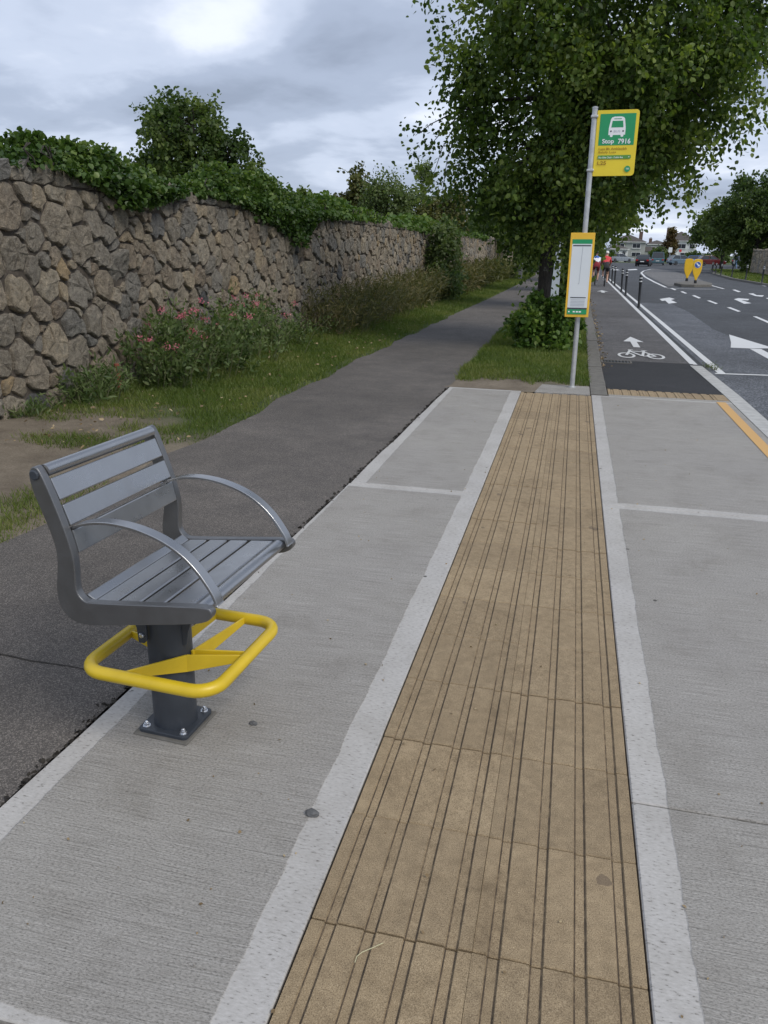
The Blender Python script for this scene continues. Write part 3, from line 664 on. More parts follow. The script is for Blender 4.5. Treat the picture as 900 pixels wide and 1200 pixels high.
# dry leaves on the grass
n = 420; Y = 5.2*((26/5.2)**RNG.random(n)); X = -4.9+(1.85)*RNG.random(n); P = np.stack([X, Y, np.full(n, 0.035)], 1)
D = RNG.normal(size=(n, 3)); D[:, 2] *= 0.25
V, F, T = leaves(P, D, RNG.uniform(0.02, 0.055, n), RNG.random(n), 0.5)
o = link('leaf_litter', np_mesh('leaf_litter', V, F, 'dry_litter', T)); o['kind'] = 'stuff'; o['label'] = 'dry fallen leaves scattered on the grass verge'; o['category'] = 'leaves'
n = 420; Y = 9.6+30*RNG.random(n)**1.6; X = 0.50+0.004*(Y-9.3)+np.abs(RNG.normal(size=n))*0.07; P = np.stack([X, Y, np.full(n, RZ+.012)], 1)
D = RNG.normal(size=(n, 3)); D[:, 2] *= 0.2; V, F, T = leaves(P, D, RNG.uniform(0.025, 0.06, n), RNG.random(n), 0.6)
o = link('leaf_litter', np_mesh('leaf_litter', V, F, 'dry_litter', T)); o['kind'] = 'stuff'; o['label'] = 'fallen leaves gathered along the kerb of the cycle track'; o['category'] = 'leaves'

# ================================================================== STONE WALL
def clip_poly(poly, nx, ny, d):
    out = []
    for i in range(len(poly)):
        a, b = poly[i], poly[(i+1) % len(poly)]
        da, db = a[0]*nx+a[1]*ny-d, b[0]*nx+b[1]*ny-d
        if da <= 0: out.append(a)
        if (da < 0 < db) or (db < 0 < da):
            t = da/(da-db); out.append((a[0]+(b[0]-a[0])*t, a[1]+(b[1]-a[1])*t))
    return out
def pack(u0, u1, v0, v1, rmin, rmax, tries, rnd, fac=0.86):
    S = []; cell = rmax*2; G = {}
    for k in range(tries):
        f = k/tries; r = rmin+(rmax-rmin)*(max(0.0, 1-f*1.35))**1.3*rnd.uniform(0.55, 1.0)
        u, v = rnd.uniform(u0, u1), rnd.uniform(v0, v1); gi, gj = int(u/cell), int(v/cell); ok = True
        for a in (-1, 0, 1):
            for b in (-1, 0, 1):
                for q in G.get((gi+a, gj+b), ()):
                    if (q[0]-u)**2+(q[1]-v)**2 < ((q[2]+r)*fac)**2: ok = False; break
                if not ok: break
            if not ok: break
        if ok: s = (u, v, r); S.append(s); G.setdefault((gi, gj), []).append(s)
    cells = []
    for s in S:
        u, v, r = s; gi, gj = int(u/cell), int(v/cell); R = 3.0*cell
        poly = [(max(u0, u-R), v0), (min(u1, u+R), v0), (min(u1, u+R), v1), (max(u0, u-R), v1)]
        for a in (-2, -1, 0, 1, 2):
            for b in (-2, -1, 0, 1, 2):
                for q in G.get((gi+a, gj+b), ()):
                    if q is s: continue
                    nx, ny = q[0]-u, q[1]-v
                    d = (q[0]**2+q[1]**2-q[2]**2-u*u-v*v+r*r)/2
                    poly = clip_poly(poly, nx, ny, d)
                    if len(poly) < 3: break
        if len(poly) >= 3: cells.append((s, poly))
    return cells
def stone_geo(poly, gap, proud, rnd):
    cu = sum(p[0] for p in poly)/len(poly); cv = sum(p[1] for p in poly)/len(poly)
    q = []
    for i in range(len(poly)):                         # drop tiny edges, cut corners
        a, b = poly[i], poly[(i+1) % len(poly)]
        if math.hypot(b[0]-a[0], b[1]-a[1]) < 0.03: continue
        c1 = rnd.uniform(.05, .18); c2 = rnd.uniform(.05, .18); q += [(a[0]*(1-c1)+b[0]*c1, a[1]*(1-c1)+b[1]*c1), (a[0]*c2+b[0]*(1-c2), a[1]*c2+b[1]*(1-c2))]
        el = math.hypot(b[0]-a[0], b[1]-a[1])
        if el > 0.10: jj = rnd.gauss(0, .07); q.insert(-1, ((a[0]+b[0])/2-(b[1]-a[1])*jj, (a[1]+b[1])/2+(b[0]-a[0])*jj))
    if len(q) < 5: return None
    size = sum(math.hypot(p[0]-cu, p[1]-cv) for p in q)/len(q)
    if size < 0.035: return None
    k = 1-gap/size; n = len(q)
    base = [(cu+(p[0]-cu)*k+rnd.gauss(0, .004+size*.02), cv+(p[1]-cv)*k+rnd.gauss(0, .004+size*.02)) for p in q]
    tilt = (rnd.gauss(0, .07), rnd.gauss(0, .09)); V = []; 
    def h(p, d, j): return d+(p[0]-cu)*tilt[0]+(p[1]-cv)*tilt[1]+rnd.gauss(0, j)
    for sc, d, j in ((1.02, -0.04, 0), (0.985, proud*0.6, .004), (0.90, proud*0.97, size*.024), (0.5, proud*1.04, size*.036)):
        for p in base:
            e = sc*(1+(rnd.uniform(-.03, .03) if 0.3 < sc < 0.98 else 0))
            pp = (cu+(p[0]-cu)*e, cv+(p[1]-cv)*e); V.append((h(pp, d, j) if d > 0 else d, pp[0]-cu, pp[1]-cv))
    V.append((proud*1.08+rnd.gauss(0, size*.04), 0, 0))
    F = [(r*n+i, r*n+(i+1) % n, (r+1)*n+(i+1) % n, (r+1)*n+i) for r in range(3) for i in range(n)]
    F += [(3*n+i, 3*n+(i+1) % n, 4*n) for i in range(n)]
    return (cu, cv), V, F, size
def tint_pick(rnd, u, v):
    t = rnd.choices([rnd.uniform(.0, .12), rnd.uniform(.12, .3), rnd.uniform(.3, .55), rnd.uniform(.55, .75), rnd.uniform(.75, .92), 1.0], [2, 22, 38, 18, 20, 3])[0]
    return t
WX = -5.07
def stone_wall(name, label, x, y0, y1, H, nlim, seed, rmin, rmax, tries, face=1, par_loc=None):
    rnd = random.Random(seed)
    loc = (x-0.22*face, y0, 0); W = empty(name, loc, label, 'wall')
    core = MB(); core.box((0, (y1-y0)/2, (H-0.07)/2-0.1), (0.44, y1-y0, H+0.13)); co = obj('mortar_core', core, 'mortar', W)
    items = []
    for s, poly in pack(y0, y1, -0.06, H-0.16, rmin, rmax, tries, rnd):
        g = stone_geo(poly, rnd.uniform(.014, .024), rnd.uniform(0.026, 0.06), rnd)
        if g: items.append(g+(tint_pick(rnd, *g[0]), 'stone'))
    u = y0                                               # coping: upright rough stones set on top
    while u < y1:
        wd = rnd.uniform(0.10, 0.32); hh = rnd.uniform(0.10, 0.23)
        tl = rnd.uniform(-.03, .03)
        poly = [(u+tl*0, H-0.165), (u+wd, H-0.165+rnd.uniform(-.01, .02)), (u+wd+tl, H-0.165+hh+rnd.uniform(-.03, .03)), (u+tl, H-0.165+hh)]
        g = stone_geo(poly, 0.010, rnd.uniform(0.02, 0.045), rnd)
        if g: items.append(g+(rnd.uniform(.14, .5), 'coping_stone'))
        u += wd
    items.sort(key=lambda g: -g[3]/max(3.0, math.hypot(g[0][0], x))**1.5 if g[0][0] > 6.15 else 0)
    rest = MB(); rt = []
    for i, ((cu, cv), V, F, size, tint, nm) in enumerate(items):
        if i < nlim:
            mb = MB(); mb.add([(a*face, b, c) for a, b, c in V], F); me = mesh_of(nm, mb, 'wall_stone')
            a = me.attributes.new('tint', 'FLOAT', 'POINT'); a.data.foreach_set('value', [tint]*len(me.vertices))
            link(nm, me, W, (0.22*face, cu-y0, cv))
        else:
            rest.add([(a*face+0.22*face, b+cu-y0, c+cv) for a, b, c in V], F); rt += [tint]*len(V)
    if rest.v:
        me = mesh_of('stonework', rest, 'wall_stone'); a = me.attributes.new('tint', 'FLOAT', 'POINT'); a.data.foreach_set('value', rt)
        o = link('stonework', me, W); o['kind'] = 'stuff'
    # rough top
    mb = MB(); nn = int((y1-y0)/0.25)
    for i in range(nn+1):
        for xx in (-.24, -.08, .08, .24): mb.v.append((xx, i*(y1-y0)/nn, H-0.03+rnd.uniform(-.03, .03)-(0.04 if abs(xx) > .2 else 0)))
    mb.f = [(i*4+j, i*4+j+1, (i+1)*4+j+1, (i+1)*4+j) for i in range(nn) for j in range(3)]; mb.m = [0]*len(mb.f)
    obj('wall_top', mb, 'mortar', W); return W
stone_wall('stone_wall', 'long rubble stone wall with brown mortar along the left of the footpath', WX, 3.0, 66.0, 2.26, 300, 5, 0.055, 0.225, 36000)

# ================================================================== TREES AND PLANTS
def limb(mb, a, b, r0, r1, n=6, seg=5, bend=0.12, rnd=random):
    a, b = Vector(a), Vector(b); L = (b-a).length
    off = Vector((rnd.uniform(-1, 1), rnd.uniform(-1, 1), rnd.uniform(0.2, 1)))*L*bend
    pts = [a+(b-a)*(i/seg)+off*math.sin(pi*i/seg) for i in range(seg+1)]
    mb.tube(pts, [r0+(r1-r0)*i/seg for i in range(seg+1)], n); return pts
def tree(name, loc, label, ells, trunk_h, trunk_r, leaf, nclump, ntw, nlf, twl, size, seed, group=None, shell=0.5, lean=(0, 0), droop=0.35, nlimb=10, jit=0.05, extra=None, twigs=True):
    rng = np.random.default_rng(seed); rnd = random.Random(seed)
    T = empty(name, loc, label, 'tree', group)
    nb = max(12, nclump//6); C, O = blob_points(nb, ells, rng, shell); mr = float(np.mean([np.mean(e[1]) for e in ells]))
    rp = np.repeat(np.arange(nb), 6); C = C[rp]+rng.normal(size=(nb*6, 3))*mr*0.16; O = nrm(O[rp]+rng.normal(size=(nb*6, 3))*.4); tb = np.clip(rng.random(nb)[rp]*.75+rng.random(nb*6)*.35, 0, 1)
    if extra is not None:
        C = np.concatenate([C, np.array(extra[0])]); O = np.concatenate([O, nrm(np.array(extra[1]))]); tb = np.concatenate([tb, rng.random(len(extra[0]))])
    mb = MB(); top = Vector((lean[0], lean[1], trunk_h))
    prof = [(0, 1.45), (0.06, 1.15), (0.2, 1.02), (0.5, .95), (0.8, .88), (1.0, .8)]
    mb.tube([Vector((lean[0]*t*t+0.02*sin(5*t), lean[1]*t*t, trunk_h*t-0.03)) for t, _ in prof], [trunk_r*k for _, k in prof], 12)
    tk = obj('trunk', mb, 'bark', T, smooth=True)
    lm = MB(); cen = np.average([e[0] for e in ells], axis=0); tips = []
    topz = max(e[0][2]+e[1][2]*0.7 for e in ells)
    main = limb(lm, top-Vector((0, 0, .1)), (cen[0], cen[1], topz), trunk_r*.75, trunk_r*.15, 8, 7, .04, rnd)
    for i in range(nlimb):
        q = Vector(C[rnd.randrange(len(C))]); p = main[rnd.randrange(0, 5)]
        pts = limb(lm, p, p+(q-p)*0.85, trunk_r*.38, trunk_r*.07, 6, 6, .10, rnd); tips += pts[2:]
    if twigs:
        for i in range(min(len(C), 170)):
            q = Vector(C[i]); p = min(tips, key=lambda s: (s-q).length); limb(lm, p, q, 0.014, 0.005, 4, 3, .08, rnd)
        if extra is not None:
            for e in extra[0]:
                q = Vector(e); p = min(tips, key=lambda s: (s-q).length); limb(lm, p, q, 0.014, 0.005, 4, 3, .08, rnd)
    obj('limbs', lm, 'bark', T, smooth=True)
    # leaf tint varies at random from clump to clump
    V, F, tt = sprays(C, O, ntw, nlf, twl, size, droop, jit, rng, tb)
    link('crown', np_mesh('crown', V, F, leaf, tt), T); return T

# the street tree over the bus stop
ells = [((0.6, 0, 4.7), (2.1, 2.1, 2.2)), ((-0.35, 0, 3.5), (1.1, 1.5, 1.6)), ((1.6, 0.1, 4.05), (1.45, 1.5, 1.05)), ((0.7, -.2, 3.25), (1.1, 1.2, .9)),
        ((-0.3, 0.2, 2.5), (.95, 1.1, .7)), ((-0.75, -0.1, 4.7), (.95, 1.1, 1.2)), ((2.1, 0, 5.0), (1.3, 1.3, 1.1)), ((-0.05, 0.1, 2.35), (.6, .7, .5))]
ex = [(-2.05, -.3, 3.15), (-2.2, -.3, 3.38), (-1.95, -.2, 2.75), (-1.75, -.4, 2.5), (2.45, -.3, 3.35), (2.15, -.2, 2.78), (1.9, 0, 2.55), (2.75, .1, 3.6), (-1.95, 0, 4.9), (-2.0, 0.1, 5.4), (2.9, 0, 4.9), (0.55, -.2, 2.25), (1.45, -.2, 2.6)]
exd = [(-1, 0, .1)]*4+[(1, 0, -.2)]*4+[(-1, 0, .3)]*2+[(1, 0, .1)]+[(.5, 0, -.6)]*2
tree('street_tree', (-0.52, 14.1, 0), 'large leafy lime tree with dark trunk behind the bus stop pole', ells, 2.0, 0.125, 'lime_leaf', 1260, 5, 12, 0.42, 0.080, 21, 'trees along the verge', 0.55, (0.06, 0), 0.4, 16, 0.06, (ex, exd))
# trees further along the same verge
tree('street_tree', (-0.5, 24.0, 0), 'second lime tree along the verge, half hidden behind the first', [((0.2, 0, 4.2), (1.9, 1.9, 1.6)), ((-.6, 0, 3.1), (1.3, 1.4, 1.0)), ((.9, 0, 3.5), (1.1, 1.2, .9))], 1.9, 0.13, 'lime_leaf', 260, 5, 11, 0.5, 0.14, 22, 'trees along the verge')
tree('street_tree', (-0.55, 34.5, 0), 'third lime tree along the verge, above the two cyclists', [((0.3, 0, 4.4), (2.1, 2.1, 1.8)), ((1.3, 0, 3.6), (1.3, 1.5, .9)), ((-.7, 0, 3.3), (1.3, 1.4, 1.0))], 1.9, 0.13, 'lime_leaf', 240, 5, 11, 0.5, 0.16, 23, 'trees along the verge')
tree('street_tree', (-0.4, 47.0, 0), 'fourth and farthest lime tree along the verge beyond the cyclists', [((0.3, 0, 4.8), (2.4, 2.4, 2.0)), ((1.6, 0, 3.8), (1.4, 1.5, .95))], 1.9, 0.13, 'far_leaf', 220, 5, 9, 0.6, 0.19, 24, 'trees along the verge')

def shrub(name, loc, label, cat, ells, leaf, ncl, ntw, nlf, twl, size, seed, group=None, droop=0.3, up=0.0, stems=8, jit=0.03, z0=0.0):
    rng = np.random.default_rng(seed); rnd = random.Random(seed); T = empty(name, loc, label, cat, group)
    C, O = blob_points(ncl, ells, rng, 0.5); O[:, 2] += up; C[:, 2] = np.maximum(C[:, 2], z0+0.04)
    V, F, tt = sprays(C, O, ntw, nlf, twl, size, droop, jit, rng)
    V[:, 2] = np.maximum(V[:, 2], z0+0.004)
    link('foliage', np_mesh('foliage', V, F, leaf, tt), T)
    mb = MB()
    for i in range(stems):
        q = C[rnd.randrange(len(C))]; mb.tube([(q[0]*.3+rnd.uniform(-.05, .05), q[1]*.3+rnd.uniform(-.05, .05), -0.02), (q[0]*.6, q[1]*.6, q[2]*.55), tuple(q)], [.009, .007, .003], 5)
    obj('stems', mb, 'bark', T)['kind'] = 'stuff'; return T
shrub('leafy_shrub', (-0.45, 13.6, 0.0), 'bright green leafy shoots growing around the foot of the street tree', 'shrub',
      [((0.0, 0, 0.28), (.40, .45, .32)), ((-.28, -.1, .42), (.22, .3, .28)), ((.28, .05, .40), (.22, .3, .34)), ((-.05, -.45, .12), (.36, .25, .14)), ((.2, .1, .60), (.16, .2, .22)), ((-.2, .1, .65), (.12, .15, .2))], 'shoot_leaf', 130, 4, 8, 0.18, 0.085, 31, None, .15, .5, 14, .03)
mbx = MB()
# scrub at the foot of the second tree
shrub('leafy_shrub', (-0.3, 24.2, 0), 'dark shoots behind the pale upright board', 'shrub', [((0, 0, .9), (.32, .4, .95)), ((.05, 0, 1.4), (.28, .35, .6))], 'lime_leaf', 110, 4, 9, .3, .12, 32, None, .2, .4)

# ivy over the wall ------------------------------------------------------------
def ivy(label, path, n, seed, leaf, size, hang=0.25, thick=0.22, drops=()):
    rng = np.random.default_rng(seed); y0 = path[0][0]; loc = (WX-0.22, (path[0][0]+path[-1][0])/2, 2.2)
    T = empty('ivy', loc, label, 'ivy', 'ivy on the stone wall')
    Y = rng.uniform(path[0][0], path[-1][0], n); hi = np.interp(Y, [p[0] for p in path], [p[1] for p in path]); lo = np.interp(Y, [p[0] for p in path], [p[2] for p in path])
    hi = hi+0.05*np.sin(Y*9)+0.04*np.sin(Y*21+1)
    t = rng.random(n)**0.8; Z = lo+(hi-lo)*t
    # front surface bulges over the wall face below the top, mounds above it
    X = np.where(Z < 2.22, WX+0.05+rng.uniform(0.0, thick, n)*np.clip((Z-lo)/0.4+0.25, 0.2, 1), WX+0.10+thick*0.8-np.sqrt(np.clip((Z-2.2)/np.maximum(hi-2.2, .05), 0, 1))*0.5*rng.uniform(0.6, 1.5, n)+rng.uniform(-.12, .02, n))
    P = np.stack([X, Y, Z], 1)
    for (dy, dz, wdt, m) in drops:
        q = np.stack([np.full(m, WX+0.07)+rng.random(m)*thick*0.8, rng.normal(dy, wdt, m), rng.uniform(dz, 2.3, m)], 1); P = np.concatenate([P, q])
    k = len(P); D = rng.normal(size=(k, 3))*0.55+np.array([0.55, -0.1, -0.55])
    D[P[:, 2] > 2.45] += np.array([0, 0, .6])
    tint = np.clip(0.35+0.35*wob(P[:, 1]*2.0, P[:, 2]*4)*0.5+0.25*np.clip((P[:, 2]-2.25)*2.5, -1, 1)+rng.normal(size=k)*.15, 0, 1)
    V, F, tt = leaves(P, D, size*rng.uniform(.6, 1.3, k), tint, 0.95, 0.3, rng)
    V -= np.array(loc); link('foliage', np_mesh('foliage', V, F, leaf, tt), T)
    mb = MB(); rnd = random.Random(seed)
    for i in range(14):
        yy = rnd.uniform(path[0][0]+.1, path[-1][0]-.1); h0 = float(np.interp(yy, [p[0] for p in path], [p[2] for p in path]))
        pts = [(WX+.055-loc[0], yy-loc[1]+rnd.uniform(-.1, .1), h0-.05+.06*j-loc[2]) for j in range(5)]; mb.tube(pts, .008, 5)
    obj('stems', mb, 'bark', T)['kind'] = 'stuff'; return T
ivy('dense dark green ivy mound over the near end of the stone wall', [(6.62, 2.27, 2.24), (6.9, 2.38, 2.25), (7.4, 2.58, 2.24), (7.75, 2.50, 2.16), (8.15, 2.60, 2.04), (8.6, 2.52, 1.98), (9.1, 2.42, 2.04), (9.6, 2.33, 2.15), (9.95, 2.26, 2.22)], 9000, 41, 'ivy_leaf', 0.058, drops=((8.45, 1.95, .2, 260),))
ivy('ivy mound with a long tongue hanging down the middle of the stone wall', [(10.3, 2.28, 2.26), (10.8, 2.44, 2.22), (11.6, 2.70, 2.17), (12.4, 2.62, 2.05), (13.2, 2.74, 1.85), (13.9, 2.60, 1.74), (14.6, 2.48, 1.75), (15.3, 2.44, 2.05), (16.2, 2.38, 2.18)], 11500, 42, 'ivy_leaf', 0.062, drops=((14.1, 1.6, .25, 420), (12.6, 1.95, .25, 200)))
ivy('bright yellow green creeper along the wall top past the hanging ivy', [(15.6, 2.42, 2.2), (16.6, 2.62, 2.15), (17.8, 2.52, 2.2), (19.0, 2.44, 2.22), (21.0, 2.42, 2.24)], 3200, 43, 'creeper_leaf', 0.085)
ivy('low yellow green creeper on the farther wall top below the olive trees', [(22.0, 2.34, 2.22), (25, 2.52, 2.18), (28, 2.62, 2.1), (31, 2.5, 2.2), (36, 2.4, 2.22), (46, 2.4, 2.2)], 3600, 44, 'creeper_leaf', 0.12)

# plants at the foot of the wall --------------------------------------------------
def weed(name, loc, label, cat, rx, ry, h, n, leaf, seed, lean=0.35, lw=0.10, size=0.05, flowers=0, stems=90, group=None):
    rng = np.random.default_rng(seed); T = empty(name, loc, label, cat, group)
    ns = stems; bx = rng.normal(size=ns)*rx*.5; by = rng.uniform(-ry, ry, ns); H = h*rng.uniform(.5, 1.05, ns)*(1-.35*(by/ry)**2)
    dx = bx*0.5+rng.normal(size=ns)*lean*H*.6+0.08*H; dy = rng.normal(size=ns)*lean*H
    mb = MB()
    for i in range(0, ns, 2): mb.tube([(bx[i], by[i], -0.02), (bx[i]+dx[i]*.35, by[i]+dy[i]*.35, H[i]*.55), (bx[i]+dx[i], by[i]+dy[i], H[i])], [.006, .005, .0025], 4)
    obj('stems', mb, 'weed_stem', T)['kind'] = 'stuff'
    pick = rng.integers(0, ns, n); t = rng.random(n)**.75; tz = t
    P = np.stack([bx[pick]+dx[pick]*t*t, by[pick]+dy[pick]*t*t, H[pick]*tz], 1)+rng.normal(size=(n, 3))*0.035; P[:, 2] = np.maximum(P[:, 2], .02)
    D = rng.normal(size=(n, 3))*.7+np.stack([dx[pick], dy[pick], 0.5*np.ones(n)], 1)
    V, F, tt = leaves(P, D, size*rng.uniform(.6, 1.5, n), np.clip(rng.random(ns)[pick]*.8+rng.random(n)*.3, 0, 1), lw*10*.45, .2, rng)
    V[:, 2] = np.maximum(V[:, 2], .003)
    link('foliage', np_mesh('foliage', V, F, leaf, tt), T)
    if flowers:
        ip = rng.choice(ns, flowers); Pf = []
        for i in ip:
            c = np.array([bx[i]+dx[i], by[i]+dy[i], H[i]+.02]); Pf.append(c+rng.normal(size=(26, 3))*np.array([.028, .028, .02]))
        Pf = np.concatenate(Pf); Vf, Ff, tf = leaves(Pf, rng.normal(size=Pf.shape)+np.array([0, 0, .6]), rng.uniform(.014, .028, len(Pf)), rng.random(len(Pf)), .8, .2, rng)
        link('flower_heads', np_mesh('flower_heads', Vf, Ff, 'valerian_petal', tf), T)['kind'] = 'stuff'
    return T
plain('weed_stem', (0.10, 0.11, 0.05), 0.9, 0, .3, 12)
weed('valerian', (-4.62, 8.75, 0), 'pink flowering valerian clump at the foot of the near wall', 'plant', .55, .85, .92, 4200, 'weed_leaf', 51, .28, .09, .062, 24, 120, 'plants at the foot of the wall')
weed('valerian', (-4.68, 10.6, 0), 'taller valerian clump with fewer pink flowers beside the first', 'plant', .5, 1.0, .98, 3600, 'weed_leaf', 52, .28, .09, .062, 12, 120, 'plants at the foot of the wall')
weed('weed_tuft', (-4.86, 7.25, 0), 'small dark weed tuft at the wall base beside the bare earth', 'plant', .22, .38, .42, 1100, 'weed_leaf', 53, .4, .05, .075, 0, 50, 'plants at the foot of the wall')
weed('weed_tuft', (-4.95, 6.35, 0), 'tiny green tuft against the wall base at the left edge', 'plant', .10, .22, .16, 260, 'weed_leaf', 54, .5, .05, .06, 0, 30, 'plants at the foot of the wall')
weed('weed_clump', (-4.7, 12.7, 0), 'low green weeds between the valerian and the long dry grass', 'plant', .35, .9, .5, 1700, 'weed_leaf', 58, .4, .06, .06, 0, 60, 'plants at the foot of the wall')
weed('weed_clump', (-4.55, 15.6, 0), 'arching clump of dry olive weeds under the middle of the wall', 'plant', .6, 1.5, 1.0, 5200, 'dry_weed', 55, .5, .03, .10, 0, 260, 'plants at the foot of the wall')
weed('weed_clump', (-4.55, 19.2, 0), 'long brownish grass clump past the arching weeds by the wall', 'plant', .55, 2.0, 1.05, 4800, 'dry_weed', 56, .35, .03, .12, 0, 300, 'plants at the foot of the wall')
weed('weed_clump', (-4.45, 23.6, 0), 'brown seeding weeds by the wall before the tall grey green bush', 'plant', .55, 2.2, 1.1, 4200, 'dry_weed', 57, .3, .03, .14, 0, 280, 'plants at the foot of the wall')
weed('weed_clump', (-4.35, 33.5, 0), 'far brown weeds by the wall beyond the tall grey green bush', 'plant', .6, 4.5, 1.2, 4200, 'dry_weed', 59, .3, .04, .2, 0, 300, 'plants at the foot of the wall')
weed('weed_clump', (-4.35, 45, 0), 'farthest pale weeds by the wall near the short grey post', 'plant', .6, 5.0, 1.2, 3200, 'olive_leaf', 60, .3, .05, .24, 0, 200, 'plants at the foot of the wall')
shrub('wall_bush', (-4.4, 27.4, 0), 'tall grey green bush leaning on the far part of the wall', 'shrub', [((0, 0, 1.1), (.5, .8, 1.1)), ((0, .2, 1.9), (.35, .6, .5))], 'pale_leaf', 150, 4, 9, .35, .11, 61, None, .25, .5)
shrub('wall_bush', (-4.2, 26.2, 0), 'dark round bush at the foot of the tall grey green bush', 'shrub', [((0, 0, .45), (.5, .7, .5))], 'weed_leaf', 80, 4, 8, .3, .10, 62, None, .2, .3)
mb = MB(); mb.tube([(0, 0, -0.02), (0.01, .01, .12), (0, 0, .25)], [.03, .028, .022], 8); mb.tube([(0, 0, .25), (.0, 0, .29)], [.03, .03], 8)
tag(obj('marker_peg', mb, 'red_marker', None, (-4.93, 7.82, 0)), 'short rusty red peg against the wall beside the valerian', 'peg')

# trees behind the wall --------------------------------------------------------------
tree('garden_tree', (-14.7, 30, 0), 'big round dark green tree rising behind the near wall', [((0, 0, 5.0), (2.1, 2.1, 1.75)), ((-1.5, 0, 4.6), (1.2, 1.3, 1.1)), ((1.5, 0, 4.4), (1.0, 1.3, .9)), ((.4, 0, 3.4), (2.2, 2, 1.1)), ((-.2, 0, 6.0), (1.3, 1.3, .8))], 2.4, .2, 'far_leaf', 420, 5, 10, .5, .16, 71, 'trees behind the wall', .5, nlimb=12, jit=.08)
tree('garden_tree', (-10.5, 40, 0), 'olive brown bushy tree with a pointed top behind the wall', [((0, 0, 3.6), (1.15, 1.1, 1.0)), ((-.1, 0, 4.6), (.6, .6, .6)), ((.1, 0, 2.6), (1.4, 1.2, 1.0))], 1.8, .12, 'olive_leaf', 190, 5, 9, .4, .17, 72, 'trees behind the wall', .5, jit=.06)
tree('garden_tree', (-8.9, 38, 0), 'fine leaved green willowy tree right of the olive tree behind the wall', [((0, 0, 3.1), (1.05, 1, .95)), ((.2, 0, 4.0), (.6, .6, .6)), ((0, 0, 2.4), (1.2, 1, .8))], 1.6, .1, 'pale_leaf', 200, 5, 10, .55, .12, 73, 'trees behind the wall', .5, droop=-.4, jit=.06)
tree('birch_tree', (-7.9, 41, 0), 'thin sparse upright birch standing above the wall line', [((0, 0, 3.6), (.45, .45, 1.5)), ((.1, 0, 4.9), (.22, .22, .5)), ((.3, 0, 2.8), (.8, .6, .6))], 2.4, .07, 'pale_leaf', 75, 4, 8, .45, .15, 74, 'trees behind the wall', .3, droop=-.2)
tree('garden_tree', (-6.9, 44, 0), 'small russet topped tree between the birch and the street tree', [((0, 0, 3.8), (.35, .35, .6)), ((.1, 0, 2.7), (.8, .7, .9))], 2.0, .08, 'russet_leaf', 60, 4, 8, .4, .16, 75, 'trees behind the wall', .4)
tree('garden_tree', (-6.3, 38, 0), 'loose olive green tree behind the wall at the street tree edge', [((0, 0, 2.9), (1.0, 1, 1.0)), ((.5, 0, 3.4), (.7, .7, .6)), ((-.6, 0, 2.4), (.9, .8, .8))], 1.7, .1, 'olive_leaf', 190, 5, 9, .45, .14, 76, 'trees behind the wall', .5, droop=-.1)
tree('garden_tree', (-12.4, 37, 0), 'low dark tree line between the round tree and the olive tree', [((0, 0, 3.0), (1.3, 1, .9)), ((-1.3, 0, 2.7), (1.2, 1, .9))], 1.7, .1, 'far_leaf', 130, 5, 9, .45, .17, 77, 'trees behind the wall', .5)
tree('garden_tree', (-5.9, 53, 0), 'dark tree hanging over the far end of the stone wall', [((0, 0, 3.4), (1.7, 2, 1.6)), ((1.1, -.5, 2.6), (1.1, 1.5, .9)), ((2.2, 2, 3.2), (1.5, 1.6, 1.3))], 2.0, .15, 'far_leaf', 240, 5, 9, .55, .2, 78, 'trees behind the wall', .5)
tree('garden_tree', (-5.2, 75, 0), 'hazy green tree closing the view along the footpath', [((0, 0, 3.5), (3.2, 2, 2.4)), ((2.5, 0, 2.4), (2.2, 2, 1.9)), ((-2, 0, 2), (2, 2, 1.8))], 2.0, .2, 'far_leaf', 260, 5, 9, .8, .28, 79, 'trees behind the wall', .5)
shrub('wall_bush', (-3.0, 66, 0), 'rounded green bush at the far bend of the footpath', 'shrub', [((0, 0, .9), (1.3, 1.2, 1.0)), ((1.5, 1, .8), (1.2, 1.2, .9))], 'far_leaf', 90, 4, 9, .5, .22, 80, None, .2, .3)

# trees across the road ---------------------------------------------------------------
def sc_e(E, k): return [(tuple(a*k for a in c), tuple(a*k for a in r)) for c, r in E]
tree('roadside_tree', (15.9, 80.5, 0), 'large leafy tree across the road beside the stone wall', sc_e([((.2, 0, 4.0), (2.9, 2.6, 2.0)), ((-.4, 0, 5.2), (1.9, 2, 1.3)), ((-2.4, 0, 3.1), (1.7, 2, 1.2)), ((2.2, 0, 5.4), (2.2, 2.4, 1.7)), ((3.5, 0, 3.8), (2.2, 2.2, 1.8)), ((-.2, 0, 2.6), (2.6, 2.2, .8))], 1.3), 2.6, .26, 'far_leaf', 560, 5, 10, .75, .24, 81, 'trees across the road', .5, nlimb=14, jit=.12)
tree('roadside_tree', (15.2, 93, 0), 'smaller leafy tree behind the large one across the road', [((0, 0, 4.6), (2.8, 2.4, 1.8)), ((-1.5, 0, 4.0), (1.7, 1.7, 1.0))], 2.6, .18, 'far_leaf', 240, 5, 9, .8, .28, 82, 'trees across the road', .5, jit=.12)
tree('roadside_tree', (22.5, 114, 0), 'far leafy tree above the walking person across the road', [((0, 0, 4.4), (3.6, 3, 2.3))], 2.2, .18, 'far_leaf', 220, 5, 9, .9, .34, 83, 'trees across the road', .5, jit=.12)
shrub('ivy_trunk_bush', (15.0, 79.2, 0.05), 'ivy covered stump bush at the end of the wall across the road', 'shrub', [((0, 0, .9), (.32, .4, 1.0)), ((0, 0, 2.0), (.4, .5, .8))], 'far_leaf', 90, 4, 8, .22, .17, 84, None, .3, .3)
